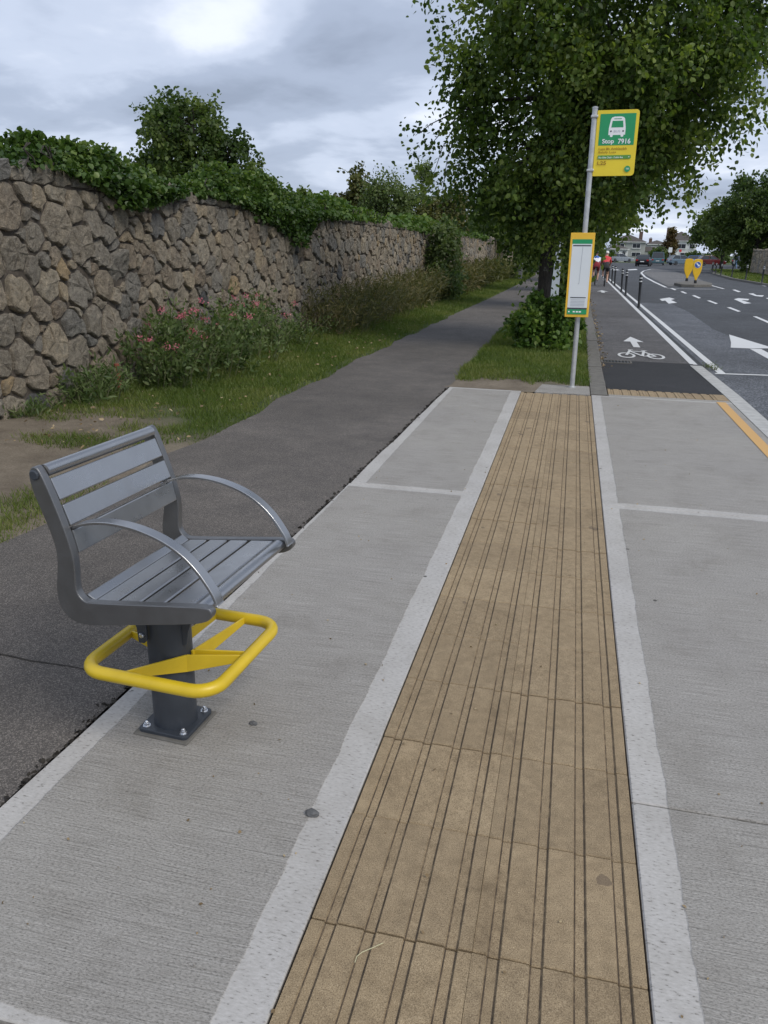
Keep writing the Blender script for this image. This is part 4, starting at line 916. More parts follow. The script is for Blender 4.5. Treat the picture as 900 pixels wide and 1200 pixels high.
stone_wall('stone_wall', 'far rubble wall across the road under the big tree', 15.25, 48, 78, 2.05, 0, 8, .1, .24, 5000, -1)

# ================================================================== BENCH
BC = (-1.205, 2.075); UY = 0.036
B = empty('bench', (BC[0], BC[1], 0), 'silver metal slatted single bench with yellow foot ring on a grey post', 'bench', rz=radians(-3.6))
OX = 1.205+0.015
outer = [(-1.466, 0.945), (-1.461, 0.900), (-1.436, 0.832), (-1.414, 0.767), (-1.403, 0.718), (-1.406, 0.668), (-1.418, 0.610), (-1.421, 0.567), (-1.412, 0.528), (-1.384, 0.498), (-1.343, 0.487), (-1.276, 0.494), (-1.145, 0.518), (-0.959, 0.551), (-0.918, 0.566), (-0.902, 0.584), (-0.903, 0.600), (-0.916, 0.611)]
inner = [(-1.012, 0.600), (-1.313, 0.563), (-1.331, 0.569), (-1.345, 0.583), (-1.352, 0.606), (-1.345, 0.680), (-1.350, 0.724), (-1.366, 0.788), (-1.388, 0.856), (-1.414, 0.928), (-1.430, 0.962), (-1.442, 0.970), (-1.456, 0.965)]
def smooth_closed(P, it=2):
    for _ in range(it):
        P = [q for i in range(len(P)) for q in ((P[i][0]*.75+P[(i+1) % len(P)][0]*.25, P[i][1]*.75+P[(i+1) % len(P)][1]*.25), (P[i][0]*.25+P[(i+1) % len(P)][0]*.75, P[i][1]*.25+P[(i+1) % len(P)][1]*.75))]
    return P
prof = smooth_closed([(x+OX, z) for x, z in outer+inner], 2)
HL = 0.285
for s in (-1, 1):
    mb = MB(); mb.prism(prof, (s*HL-0.014, s*HL+0.014), lambda a, b, t: (a, t, b)); o = obj('side_frame', mb, 'steel_plate', B, (0, UY, 0), bevel=0.003); 
    mb = MB(); mb.lathe([(0.0155, 0), (0.0155, .004), (0.012, .007)], 16); o2 = obj('end_cap', mb, 'post_grey', o, (-1.444+OX, s*(HL+0.0142), 0.945)); o2.rotation_euler = (-s*pi/2, 0, 0)
def slat(name, a, b, th, y=HL-0.0155, mat='steel', bv=0.004, nrm_up=1):
    a, b = Vector((a[0]+OX, 0, a[1])), Vector((b[0]+OX, 0, b[1])); d = (b-a).normalized(); n_ = Vector((-d.z, 0, d.x))*nrm_up
    mb = MB(); q = [a, b, b-n_*th, a-n_*th]
    mb.prism([(p.x, p.z) for p in q], (-y, y), lambda u, v, t: (u, t, v)); return obj(name, mb, mat, B, (0, UY, 0), bevel=bv)
slat('back_slat', (-1.417, 0.930), (-1.391, 0.866), 0.02); slat('back_slat', (-1.386, 0.853), (-1.364, 0.791), 0.02); slat('back_slat', (-1.361, 0.778), (-1.347, 0.708), 0.02)
mb = MB(); mb.tube([(-1.436+OX, -HL+.0155, .950), (-1.436+OX, HL-.0155, .950)], .019, 20); autosmooth(obj('top_rail', mb, 'steel', B, (0, UY, 0)))
sa, sb = Vector((-1.318, .563)), Vector((-0.906, .610)); sdir = (sb-sa).normalized(); SLn = (sb-sa).length
def sp_(t, dz=0.0): p = sa+sdir*t; return (p.x-sdir.y*dz, p.y+sdir.x*dz)
for t0, t1 in ((0.012, 0.082), (0.094, 0.164), (0.176, 0.246), (0.258, 0.345)): slat('seat_slat', sp_(t0, -.002), sp_(t1, -.002), 0.02)
# curled rear lip of the seat and rounded front rail
mb = MB(); mb.prism([(x+OX, z) for x, z in [sp_(-.024, .012), sp_(-.016, .016), sp_(.008, -.003), sp_(.008, -.02), sp_(-.004, -.02)]], (-HL+.0155, HL-.0155), lambda u, v, t: (u, t, v)); obj('seat_lip', mb, 'steel', B, (0, UY, 0), bevel=.003)
fr = [sp_(0.362+0.026*cos(a), -0.018+0.018*sin(a)) for a in np.linspace(0, 2*pi, 20)[:-1]]
mb = MB(); mb.prism([(x+OX, z) for x, z in fr], (-HL+.0155, HL-.0155), lambda u, v, t: (u, t, v)); autosmooth(obj('front_rail', mb, 'steel', B, (0, UY, 0)), 50)
arm = [(-1.385, .772), (-1.355, .788), (-1.32, .800), (-1.28, .808), (-1.23, .811), (-1.17, .806), (-1.119, .795), (-1.065, .777), (-1.011, .747), (-.964, .704), (-.931, .659), (-.912, .628), (-.904, .600)]
def smooth_open(P, it=2):
    for _ in range(it):
        P = [P[0]]+[q for i in range(len(P)-1) for q in ((P[i][0]*.75+P[i+1][0]*.25, P[i][1]*.75+P[i+1][1]*.25), (P[i][0]*.25+P[i+1][0]*.75, P[i][1]*.25+P[i+1][1]*.75))]+[P[-1]]
    return P
ap = smooth_open(arm, 2)
for s in (-1, 1):
    mb = MB(); vs = []
    for i, p in enumerate(ap):
        a, b = ap[max(0, i-1)], ap[min(len(ap)-1, i+1)]; d = Vector((b[0]-a[0], b[1]-a[1])).normalized(); n_ = Vector((-d.y, d.x))*0.0045
        w0 = s*(HL-0.017-0.038); w1 = s*(HL-0.017)
        for q, yy in ((1, w0), (1, w1), (-1, w1), (-1, w0)): vs.append((p[0]+OX+n_.x*q, yy, p[1]+n_.y*q))
    k = len(ap); fs = [(4*i+j, 4*i+(j+1) % 4, 4*i+4+(j+1) % 4, 4*i+4+j) for i in range(k-1) for j in range(4)]+[(0, 1, 2, 3), (4*k-4, 4*k-1, 4*k-2, 4*k-3)]
    mb.add(vs, fs); autosmooth(obj('armrest', mb, 'steel', B, (0, UY, 0), bevel=.002, seg=2), 50)
# bearers under the seat, post, brackets
mb = MB(); mb.box((0.02, 0, .522), (.30, .36, .012), rot=Matrix.Rotation(-math.atan2(sdir.y, sdir.x), 3, 'Y')); obj('seat_plate', mb, 'post_grey', B, (0, UY, 0))
for s in (-1, 1):
    mb = MB(); mb.box((0.0, s*.20, .534), (.36, .035, .028), rot=Matrix.Rotation(-math.atan2(sdir.y, sdir.x), 3, 'Y')); obj('seat_bearer', mb, 'post_grey', B, (0, UY, 0))
mb = MB(); mb.lathe([(.073, .018), (.073, .515)], 40); autosmooth(obj('post', mb, 'post_grey', B))
mb = MB(); mb.lathe([(.074, 0.0), (.0765, .003), (.0765, .012), (.074, .015)], 40, (0, 0, .487)); autosmooth(obj('post_collar', mb, 'post_grey', B))
for a in (pi, 0):
    mb = MB(); T = lambda u, v, t, a=a: (cos(a)*u-sin(a)*t, sin(a)*u+cos(a)*t, v)
    mb.prism([(.066, .33), (.082, .335), (.09, .38), (.10, .41), (.155, .46), (.155, .505), (.066, .508)], (-.03, -.022), T)
    br = obj('bracket', mb, 'post_grey', B, bevel=.002)
for px, py in ((-.045, -.06),):
    mb = MB(); mb.prism([(-.125, .508), (-.062, .508), (-.03, .47), (-.03, .36), (-.042, .345), (-.062, .345), (-.066, .40), (-.105, .465)], (-.083, -.072), lambda u, v, t: (u, t, v)); br = obj('bracket', mb, 'post_grey', B, bevel=.002)
    mb = MB(); mb.lathe([(.009, 0), (.009, .005), (.006, .008)], 10); o = obj('bolt', mb, 'bolt_steel', br, (-.047, -.083, .375)); o.rotation_euler = (pi/2, 0, 0)
pl_ = smooth_closed([(-.1, -.1), (.1, -.1), (.1, .1), (-.1, .1)], 1)
q = .092; rr = .016
poly = [(sx*(q-rr)+rr*cos(a), sy_*(q-rr)+rr*sin(a)) for sx, sy_, a0 in ((1, 1, 0), (-1, 1, pi/2), (-1, -1, pi), (1, -1, 3*pi/2)) for a in np.linspace(a0, a0+pi/2, 5)]
mb = MB(); mb.prism(poly, (.006, .02), lambda a, b, t: (a, b, t)); obj('base_plate', mb, 'post_grey', B, bevel=.002)
mb = MB(); mb.prism([(-.104, -.104), (.102, -.106), (.104, .098), (-.098, .104)], (-.002, .007), lambda a, b, t: (a, b, t)); obj('grout_pad', mb, 'kerb_old', B, bevel=.004)
for sx in (-1, 1):
    for s2 in (-1, 1):
        mb = MB(); mb.lathe([(.014, .0), (.014, .002), (.0095, .002), (.0095, .010), (.006, .0105), (.006, .016), (.004, .018)], 6); obj('anchor_bolt', mb, 'bolt_steel', B, (sx*.07, s2*.07, .02))
# foot ring
RZc, rcx, rcy, hx, hy, rc = 0.285, 0.030, 0.046, .234, .246, .078
pts = []
for sx, s2, a0 in ((1, 1, 0), (-1, 1, pi/2), (-1, -1, pi), (1, -1, 3*pi/2)):
    for a in np.linspace(a0, a0+pi/2, 7): pts.append((rcx+sx*(hx-rc)+rc*cos(a), rcy+s2*(hy-rc)+rc*sin(a), RZc))
mb = MB(); mb.tube(pts, .0215, 18, closed=True); autosmooth(obj('foot_ring', mb, 'guard_yellow', B))
def fin(p0, p1, h0, h1, th=.008):
    p0, p1 = Vector(p0), Vector(p1); d = (p1-p0).normalized(); n_ = Vector((-d.y, d.x))*th/2; vs = []
    for p, h in ((p0, h0), (p1, h1)):
        for sg in (-1, 1):
            for z in (RZc+.012, RZc+.012-h): vs.append((p.x+n_.x*sg, p.y+n_.y*sg, z))
    mb = MB(); mb.add(vs, [(0, 1, 3, 2), (4, 6, 7, 5), (0, 4, 5, 1), (2, 3, 7, 6), (0, 2, 6, 4), (1, 5, 7, 3)]); return obj('ring_bracket', mb, 'guard_yellow', B, bevel=.0015)
fin((.078, -.03), (-.06, rcy-hy+.004), .062, .022); fin((.078, -.03), (rcx+hx-.004, .03), .062, .022)
fin((.080, .0), (.135, rcy+hy-.004), .062, .022); fin((.080, .012), (rcx+hx-.004, .055), .05, .022)
fin((-.072, .03), (rcx-hx+.004, .06), .05, .022); fin((-.02, .078), (.02, rcy+hy-.004), .05, .022)

# ================================================================== BUS STOP
def text_mb(s, h, w=None, bold=0.0, spacing=1.0):
    cu = bpy.data.curves.new('txt', 'FONT'); cu.body = s; cu.size = 1.0; cu.offset = bold; cu.space_character = spacing; cu.resolution_u = 3
    o = bpy.data.objects.new('txt', cu); COL.objects.link(o)
    dg = bpy.context.evaluated_depsgraph_get(); me = bpy.data.meshes.new_from_object(o.evaluated_get(dg))
    V = np.array([v.co[:] for v in me.vertices]); Fs = [tuple(p.vertices) for p in me.polygons]
    bpy.data.objects.remove(o); bpy.data.curves.remove(cu); bpy.data.meshes.remove(me)
    V[:, :2] -= V[:, :2].min(0); sc = h/V[:, 1].max(); sx = (w/V[:, 0].max()) if w else sc
    return [(float(a*sx), float(b*sc)) for a, b, c in V], Fs
ST = empty('bus_stop_pole', (0.09, 9.73, 0), 'galvanised bus stop pole with yellow and green flag and timetable case', 'bus stop')
ST.rotation_euler = (0, radians(-0.75), 0)
mb = MB(); mb.tube([(0, 0, -.02), (0, 0, 3.07)], .029, 20); autosmooth(obj('pole', mb, 'galvanised', ST))
mb = MB(); mb.lathe([(.029, 3.07), (.031, 3.07), (.031, 3.085), (.018, 3.092)], 20); obj('pole_cap', mb, 'galvanised', ST)
mb = MB(); mb.lathe([(.05, .003), (.05, .010), (.03, .016)], 20); obj('pole_foot', mb, 'galvanised', ST)
# flag
FW, FH, F0x, F0z = .445, .665, .030, 2.385; YF = -.009
def rrect(x0, z0, x1, z1, r, corners=(1, 1, 1, 1)):
    P = []
    for (cx, cz, a0, on) in ((x1, z1, 0, corners[0]), (x0, z1, pi/2, corners[1]), (x0, z0, pi, corners[2]), (x1, z0, 3*pi/2, corners[3])):
        r_ = r if on else .001; sx = 1 if cx == x1 else -1; sz = 1 if cz == z1 else -1
        P += [(cx-sx*r_+r_*cos(a), cz-sz*r_+r_*sin(a)) for a in np.linspace(a0, a0+pi/2, 6)]
    return P
PT = lambda u, v, t: (u, t, v)
mb = MB(); mb.prism(rrect(F0x, F0z, F0x+FW, F0z+FH, .035, (1, 0, 0, 1)), (YF, .009), PT); FL = obj('flag', mb, 'sign_yellow', ST, bevel=.001)
for zc in (F0z+.06, F0z+FH-.06):
    mb = MB(); mb.box((.0, 0.0, zc), (.078, .078, .03)); obj('clamp', mb, 'galvanised', ST, bevel=.008)
LAY = [0]
def decal(name, poly, mat, par=FL, y0=None):
    LAY[0] += 1; y = (YF if y0 is None else y0)-.0012-.0004*LAY[0]
    mb = MB(); mb.add([(u, y, v) for u, v in poly], [tuple(range(len(poly)))]); return obj(name, mb, mat, par)
def uv(u, v): return (F0x+u*FW, F0z+(1-v)*FH)
def lettering(name, s, u0, v0, u1, v1, mat, bold=.0, par=FL):
    x0, z1 = uv(u0, v0); x1, z0 = uv(u1, v1); V, Fs = text_mb(s, z1-z0, x1-x0, bold); LAY[0] += 1; y = YF-.0012-.0004*LAY[0]
    mb = MB(); mb.add([(x0+a, y, z0+b) for a, b in V], Fs); return obj(name, mb, mat, par)
def ur(u0, v0, u1, v1, r): a = uv(u0, v1); b = uv(u1, v0); return rrect(a[0], a[1], b[0], b[1], r)
decal('green_panel', ur(.075, .055, .925, .53, .004), 'sign_green')
bus = [(.30, .375), (.30, .27), (.335, .135), (.36, .112), (.42, .10), (.58, .10), (.64, .112), (.665, .135), (.70, .27), (.70, .375), (.66, .375), (.66, .395), (.64, .405), (.61, .405), (.595, .395), (.595, .375), (.405, .375), (.405, .395), (.39, .405), (.36, .405), (.34, .395), (.34, .375)]
decal('bus_emblem', [uv(*p) for p in bus], 'print_white')
decal('bus_emblem', ur(.41, .128, .59, .140, .002), 'sign_green'); decal('bus_emblem', [uv(*p) for p in ((.375, .163), (.625, .163), (.645, .262), (.355, .262))], 'sign_green')
for cu_ in (.355, .645):
    c0 = uv(cu_, .318); decal('bus_emblem', [(c0[0]+.009*cos(a), c0[1]+.009*sin(a)) for a in np.linspace(0, 2*pi, 13)[:-1]], 'print_dark')
lettering('lettering', 'BUS', .425, .303, .575, .335, 'print_grey')
lettering('lettering', 'Stop', .165, .432, .45, .522, 'print_white', .02); lettering('lettering', '7916', .545, .432, .845, .512, 'print_white', .02)
lettering('lettering', 'Luas Bh Amhlaoibh', .10, .562, .77, .602, 'print_brown', .006); lettering('lettering', 'Balally Luas', .10, .618, .52, .656, 'print_brown', .006)
decal('green_bar', ur(.09, .682, .885, .738, .002), 'bar_green')
lettering('lettering', 'Bus Átha Cliath - Dublin Bus', .115, .694, .70, .728, 'print_white', .01)
decal('green_bar', [uv(*p) for p in ((.83, .702), (.86, .71), (.83, .72))], 'print_white')
lettering('lettering', 'L25', .095, .768, .305, .828, 'print_brown', .012)
c0 = uv(.83, .895); decal('round_logo', [(c0[0]+.032*cos(a), c0[1]+.032*sin(a)) for a in np.linspace(0, 2*pi, 25)[:-1]], 'sign_green')
lettering('lettering', 'TFI', .79, .88, .87, .908, 'print_white', .01)
# timetable case in front of the pole
CX0, CX1, CZ0, CZ1 = -.155, .118, .845, 1.785; YC = -.075
TCs = MB(); TCs.prism(rrect(CX0, CZ0, CX1, CZ1, .006), (YC, -.036), PT); CS = obj('timetable_case', TCs, 'case_yellow', ST, bevel=.004)
LAY[0] = 0
def cuv(u, v): return (CX0+u*(CX1-CX0), CZ1-v*(CZ1-CZ0))
def crect(u0, v0, u1, v1): a = cuv(u0, v1); b = cuv(u1, v0); return [(a[0], a[1]), (b[0], a[1]), (b[0], b[1]), (a[0], b[1])]
decal('paper', crect(.09, .085, .91, .965), 'paper', CS, YC); decal('green_panel', crect(.09, .075, .91, .128), 'sign_green', CS, YC)
decal('dark_bar', crect(.13, .142, .87, .156), 'print_dark', CS, YC)
decal('route_line', [cuv(*p) for p in ((.525, .16), (.545, .16), (.50, .60), (.45, .60), (.45, .594), (.485, .594))], 'print_grey', CS, YC)
decal('dark_bar', crect(.18, .757, .83, .768), 'print_dark', CS, YC)
for i in range(5): decal('print_row', crect(.20, .785+.018*i, .80, .791+.018*i), 'print_grey', CS, YC)
decal('dark_bar', crect(.09, .885, .91, .905), 'print_dark', CS, YC); decal('green_panel', crect(.09, .905, .91, .965), 'sign_green', CS, YC)
for i, (a, b) in enumerate(((.14, .20), (.33, .42), (.46, .55), (.58, .68))): decal('print_row', crect(a, .925, b, .942), 'print_white', CS, YC)
for i, (a, b) in enumerate(((.12, .30), (.33, .55), (.58, .74), (.80, .88))): decal('print_row', crect(a, .088, b, .11), 'print_row_green', CS, YC) if 'print_row_green' in MATS else None
mb = MB(); mb.box((-.0, -.035, 1.60), (.09, .03, .05)); obj('case_clamp', mb, 'galvanised', ST); mb = MB(); mb.box((-.0, -.035, 1.02), (.09, .03, .05)); obj('case_clamp', mb, 'galvanised', ST)

# pale board behind the tree, short post by the path
mb = MB(); mb.prism([(-.125, -.02), (.125, -.02), (.075, 1.74), (.09, 1.78), (.085, 1.84), (-.035, 1.84), (-.04, 1.78), (-.075, 1.70)], (-.03, .03), PT)
WB = tag(obj('board_post', mb, 'white_board', None, (-.51, 22.4, 0), bevel=.006), 'pale grey upright board post leaning out behind the street tree', 'post')
WB.rotation_euler = (0, radians(1.2), 0)
mb = MB(); mb.prism([(-.11, -.02), (.11, -.02), (.10, .84), (.05, .93), (-.05, .93), (-.10, .84)], (-.1, .1), PT)
tag(obj('stone_post', mb, 'timber_grey', None, (-3.15, 48.3, 0), bevel=.02), 'short grey stone post where the footpath narrows by the wall', 'post')

# ================================================================== BOLLARDS
def bollard_master(label, group):
    o = empty('bollard', (0, 0, 0), label, 'bollard', group)
    mb = MB(); mb.lathe([(.055, 0), (.055, .02), (.042, .04), (.040, .70), (.046, .72), (.046, .95), (.034, .985), (.015, .99)], 14); autosmooth(obj('body', mb, 'bollard_black', o))
    for z in (.78, .88):
        mb = MB(); mb.lathe([(.0465, 0), (.0475, .002), (.0475, .03), (.0465, .032)], 14, (0, 0, z)); obj('reflective_band', mb, 'reflector', o)
    return o
bl = ['nearest black bollard beside the cycle track', 'second black bollard along the cycle track', 'third black bollard along the cycle track, close to the second', 'fourth black bollard along the cycle track', 'fifth black bollard along the cycle track', 'sixth black bollard along the cycle track beside the red cyclist', 'seventh black bollard along the cycle track, past the cyclists']
b0 = bollard_master(bl[0], 'bollards along the cycle track')
for i, y in enumerate((26.4, 33.6, 36.8, 43.5, 47.0, 51.5, 56)):
    if i == 0: b0.location = (2.06, y, RZ+.004); b0.rotation_euler = (0, radians(-2.6), 0)
    else: dup_tree(b0, (2.06, y, RZ+.004), label=bl[i]).rotation_euler = (0, radians(-2.6+random.uniform(-.8, .8)), 0)
bl2 = ['nearest black bollard on the grass edge across the road', 'second bollard from the right on the grass edge across the road', 'third bollard from the right across the road', 'fourth bollard from the right across the road', 'fifth bollard from the right across the road', 'sixth bollard from the right across the road', 'farthest bollard across the road beside the yellow island signs']
b1 = bollard_master(bl2[0], 'bollards across the road')
for i, (x, y, s) in enumerate(((10.75, 51.2, 1.0), (10.85, 56.5, 1.0), (10.95, 62, 1.25), (11.1, 67.5, .9), (11.4, 72, .9), (11.95, 77.5, .9), (12.7, 82, .9))):
    o = b1 if i == 0 else dup_tree(b1, (x, y, .05), label=bl2[i])
    o.location = (x, y, .05); o.scale = (1.15, 1.15, s)

# island beacons --------------------------------------------------------
def beacon(x, y, label, sign):
    o = empty('island_beacon', (x, y, .09), label, 'traffic sign', 'yellow beacons on the traffic island')
    sh = [(-.05, .0), (.05, .0), (.07, .12), (.20, .38), (.235, .62), (.23, .98), (.18, 1.08), (-.18, 1.08), (-.23, .98), (-.235, .62), (-.20, .38), (-.07, .12)]
    mb = MB(); mb.prism(smooth_closed(sh, 1), (-.06, .06), lambda u, v, t: (u, t, v+.16)); obj('panel', mb, 'beacon_yellow', o, bevel=.02)
    mb = MB(); mb.box((0, 0, .08), (.14, .14, .17)); obj('foot', mb, 'bollard_black', o, bevel=.02)
    if sign:
        mb = MB(); mb.lathe([(.165, 0), (.165, .008)], 24); d = obj('sign_disc', mb, 'print_white', o, (0, -.062, .95)); d.rotation_euler = (pi/2, 0, 0)
        mb = MB(); mb.lathe([(.15, 0), (.15, .004)], 24); d2 = obj('blue_face', mb, 'sign_blue', d, (0, 0, .008))
        ar = [(-.10, -.075), (-.10, .035), (-.065, .0), (.045, .11), (.095, .06), (-.015, -.045), (.02, -.075)]
        mb = MB(); mb.add([(-u*1, v, .0145) for u, v in ar], [tuple(range(7))]); obj('arrow', mb, 'print_white', d)
    return o
g1 = gnd(814.5, 332, .09); beacon(g1.x, g1.y, 'yellow island beacon with a blue keep left disc', True)
g2 = gnd(804.5, 329.5, .09); beacon(g2.x, g2.y, 'plain yellow island beacon left of the blue disc one', False)

# ================================================================== VEHICLES
def car(name, label, loc, rz, paint, L=4.2, W=1.74, H=1.46, kind='hatch'):
    o = empty(name, loc, label, 'car' if kind != 'van' else 'van', 'cars in the distance', rz)
    h = L/2
    if kind == 'van': low = [(-h, .35), (-h, .95), (-h+.05, 1.0), (h-.9, 1.0), (h-.1, .85), (h, .6), (h, .32), (h-.3, .25), (-h+.2, .25)]; cab = [(-h+.05, 1.0), (-h+.15, H-.05), (-h+.4, H), (h-1.7, H), (h-.85, 1.0)]
    else: low = [(-h, .38), (-h, .78), (-h+.1, .93), (h-1.15, .93), (h-.25, .74), (h, .58), (h, .32), (h-.3, .22), (-h+.25, .22)]; cab = [(-h+.12, .93), (-h+.55, H-.06), (-h+.85, H), (h-2.1, H), (h-1.15, .93)]
    mb = MB(); mb.prism(low, (-W/2, W/2), PT2); obj('body', mb, paint, o, bevel=.07, seg=3)
    mb = MB(); n = len(cab)
    for sg in (-1, 1):
        for a, b in cab: f = (b-.93)/(H-.93); mb.v.append((a, sg*(W/2-.05-.16*f), b))
    mb.f = [tuple(range(n)), tuple(range(2*n-1, n-1, -1))]+[(i, i+n, (i+1) % n+n, (i+1) % n) for i in range(n)]; mb.m = [0]*len(mb.f); obj('windows', mb, 'car_glass', o, bevel=.03)
    mb = MB(); mb.box(((cab[2][0]+cab[3][0])/2, 0, H+.005), (cab[3][0]-cab[2][0]+.1, W-.40, .04)); obj('roof', mb, paint, o, bevel=.015)
    for sg in (-1, 1):
        for k in (1, 3):
            a, b = cab[k-1 if k == 1 else 3], cab[k if k == 1 else 4]; mb = MB()
            mb.tube([(a[0], sg*(W/2-.045-.16*(a[1]-.93)/(H-.93)), a[1]), (b[0], sg*(W/2-.045-.16*(b[1]-.93)/(H-.93)), b[1])], .04, 6); obj('pillar', mb, paint, o)
        mb = MB(); xm = (cab[1][0]+cab[3][0])/2+.15; mb.tube([(xm, sg*(W/2-.045), .93), (xm-.05, sg*(W/2-.205), H)], .04, 6); obj('pillar', mb, paint, o)
        for xx in (-h+.75, h-.8):
            mb = MB(); mb.lathe([(.20, -.09), (.31, -.09), (.325, -.06), (.325, .06), (.31, .09), (.20, .09)], 20); wl = obj('wheel', mb, 'tyre', o, (xx, sg*(W/2-.09), .325)); wl.rotation_euler = (pi/2, 0, 0)
            mb = MB(); mb.lathe([(.05, -.08), (.205, -.092), (.205, .092), (.05, .08)], 16); obj('rim', mb, 'rim', wl)
        mb = MB(); mb.box((-h-.002, sg*(W/2-.2), .78), (.05, .26, .18)); obj('tail_light', mb, 'tail_red', o, bevel=.015)
        mb = MB(); mb.box((h-.06, sg*(W/2-.25), .66), (.10, .32, .12)); obj('headlight', mb, 'head_clear', o, bevel=.015)
    mb = MB(); mb.box((-h-.012, 0, .62), (.02, .5, .11)); obj('number_plate', mb, 'plate_white', o); return o
PT2 = lambda u, v, t: (u, t, v)
car('parked_car', 'black hatchback seen from behind in front of the grey house', (8.75, 113, RZ), radians(80), 'car_black')
car('parked_van', 'silver green van just right of the black hatchback', (11.9, 128, RZ), radians(84), 'car_teal', 4.4, 1.85, 1.85, 'van')
car('parked_car', 'pale blue grey car standing side on left of the bright blue car', (15.9, 133, RZ), radians(20), 'car_pale')
car('parked_car', 'bright blue car between the pale car and the red car', (18.6, 138, RZ), radians(70), 'car_blue')
car('parked_car', 'dark red car side on behind the yellow island beacons', (20.3, 134, RZ), radians(15), 'car_red')
car('parked_car', 'dark car half hidden under the trees across the road', (24.5, 132, .0), radians(60), 'car_dark')
car('parked_car', 'dark grey car parked low before the grey house', (7.6, 150, .0), radians(20), 'car_silver')

# ================================================================== PEOPLE AND BICYCLES
def skin_body(J, E, mats, cls):
    "J joint -> (co, radius); E edges with a material index; returns one continuous mesh"
    me = bpy.data.meshes.new('b'); names = list(J); idx = {k: i for i, k in enumerate(names)}
    me.from_pydata([J[k][0] for k in names], [(idx[a], idx[b]) for a, b, _ in E], [])
    o = bpy.data.objects.new('b', me); COL.objects.link(o); m = o.modifiers.new('s', 'SKIN'); m.use_smooth_shade = True
    for i, k in enumerate(names):
        r = J[k][1]; sv = me.skin_vertices[0].data[i]; sv.radius = (r, r) if isinstance(r, (int, float)) else r; sv.use_root = (k == 'pelvis')
    s = o.modifiers.new('u', 'SUBSURF'); s.levels = 2; s.render_levels = 2
    dg = bpy.context.evaluated_depsgraph_get(); out = bpy.data.meshes.new_from_object(o.evaluated_get(dg)); bpy.data.objects.remove(o)
    out.materials.clear()
    for q in mats: out.materials.append(MATS[q])
    segs = [(Vector(J[a][0]), Vector(J[b][0]), c) for a, b, c in E]
    for p in out.polygons:
        c = p.center; best = 1e9
        for a, b, k in segs:
            d = b-a; t = max(0, min(1, (c-a).dot(d)/d.length_squared)); dd = (c-(a+d*t)).length
            if dd < best: best = dd; p.material_index = k
        p.use_smooth = True
    return out
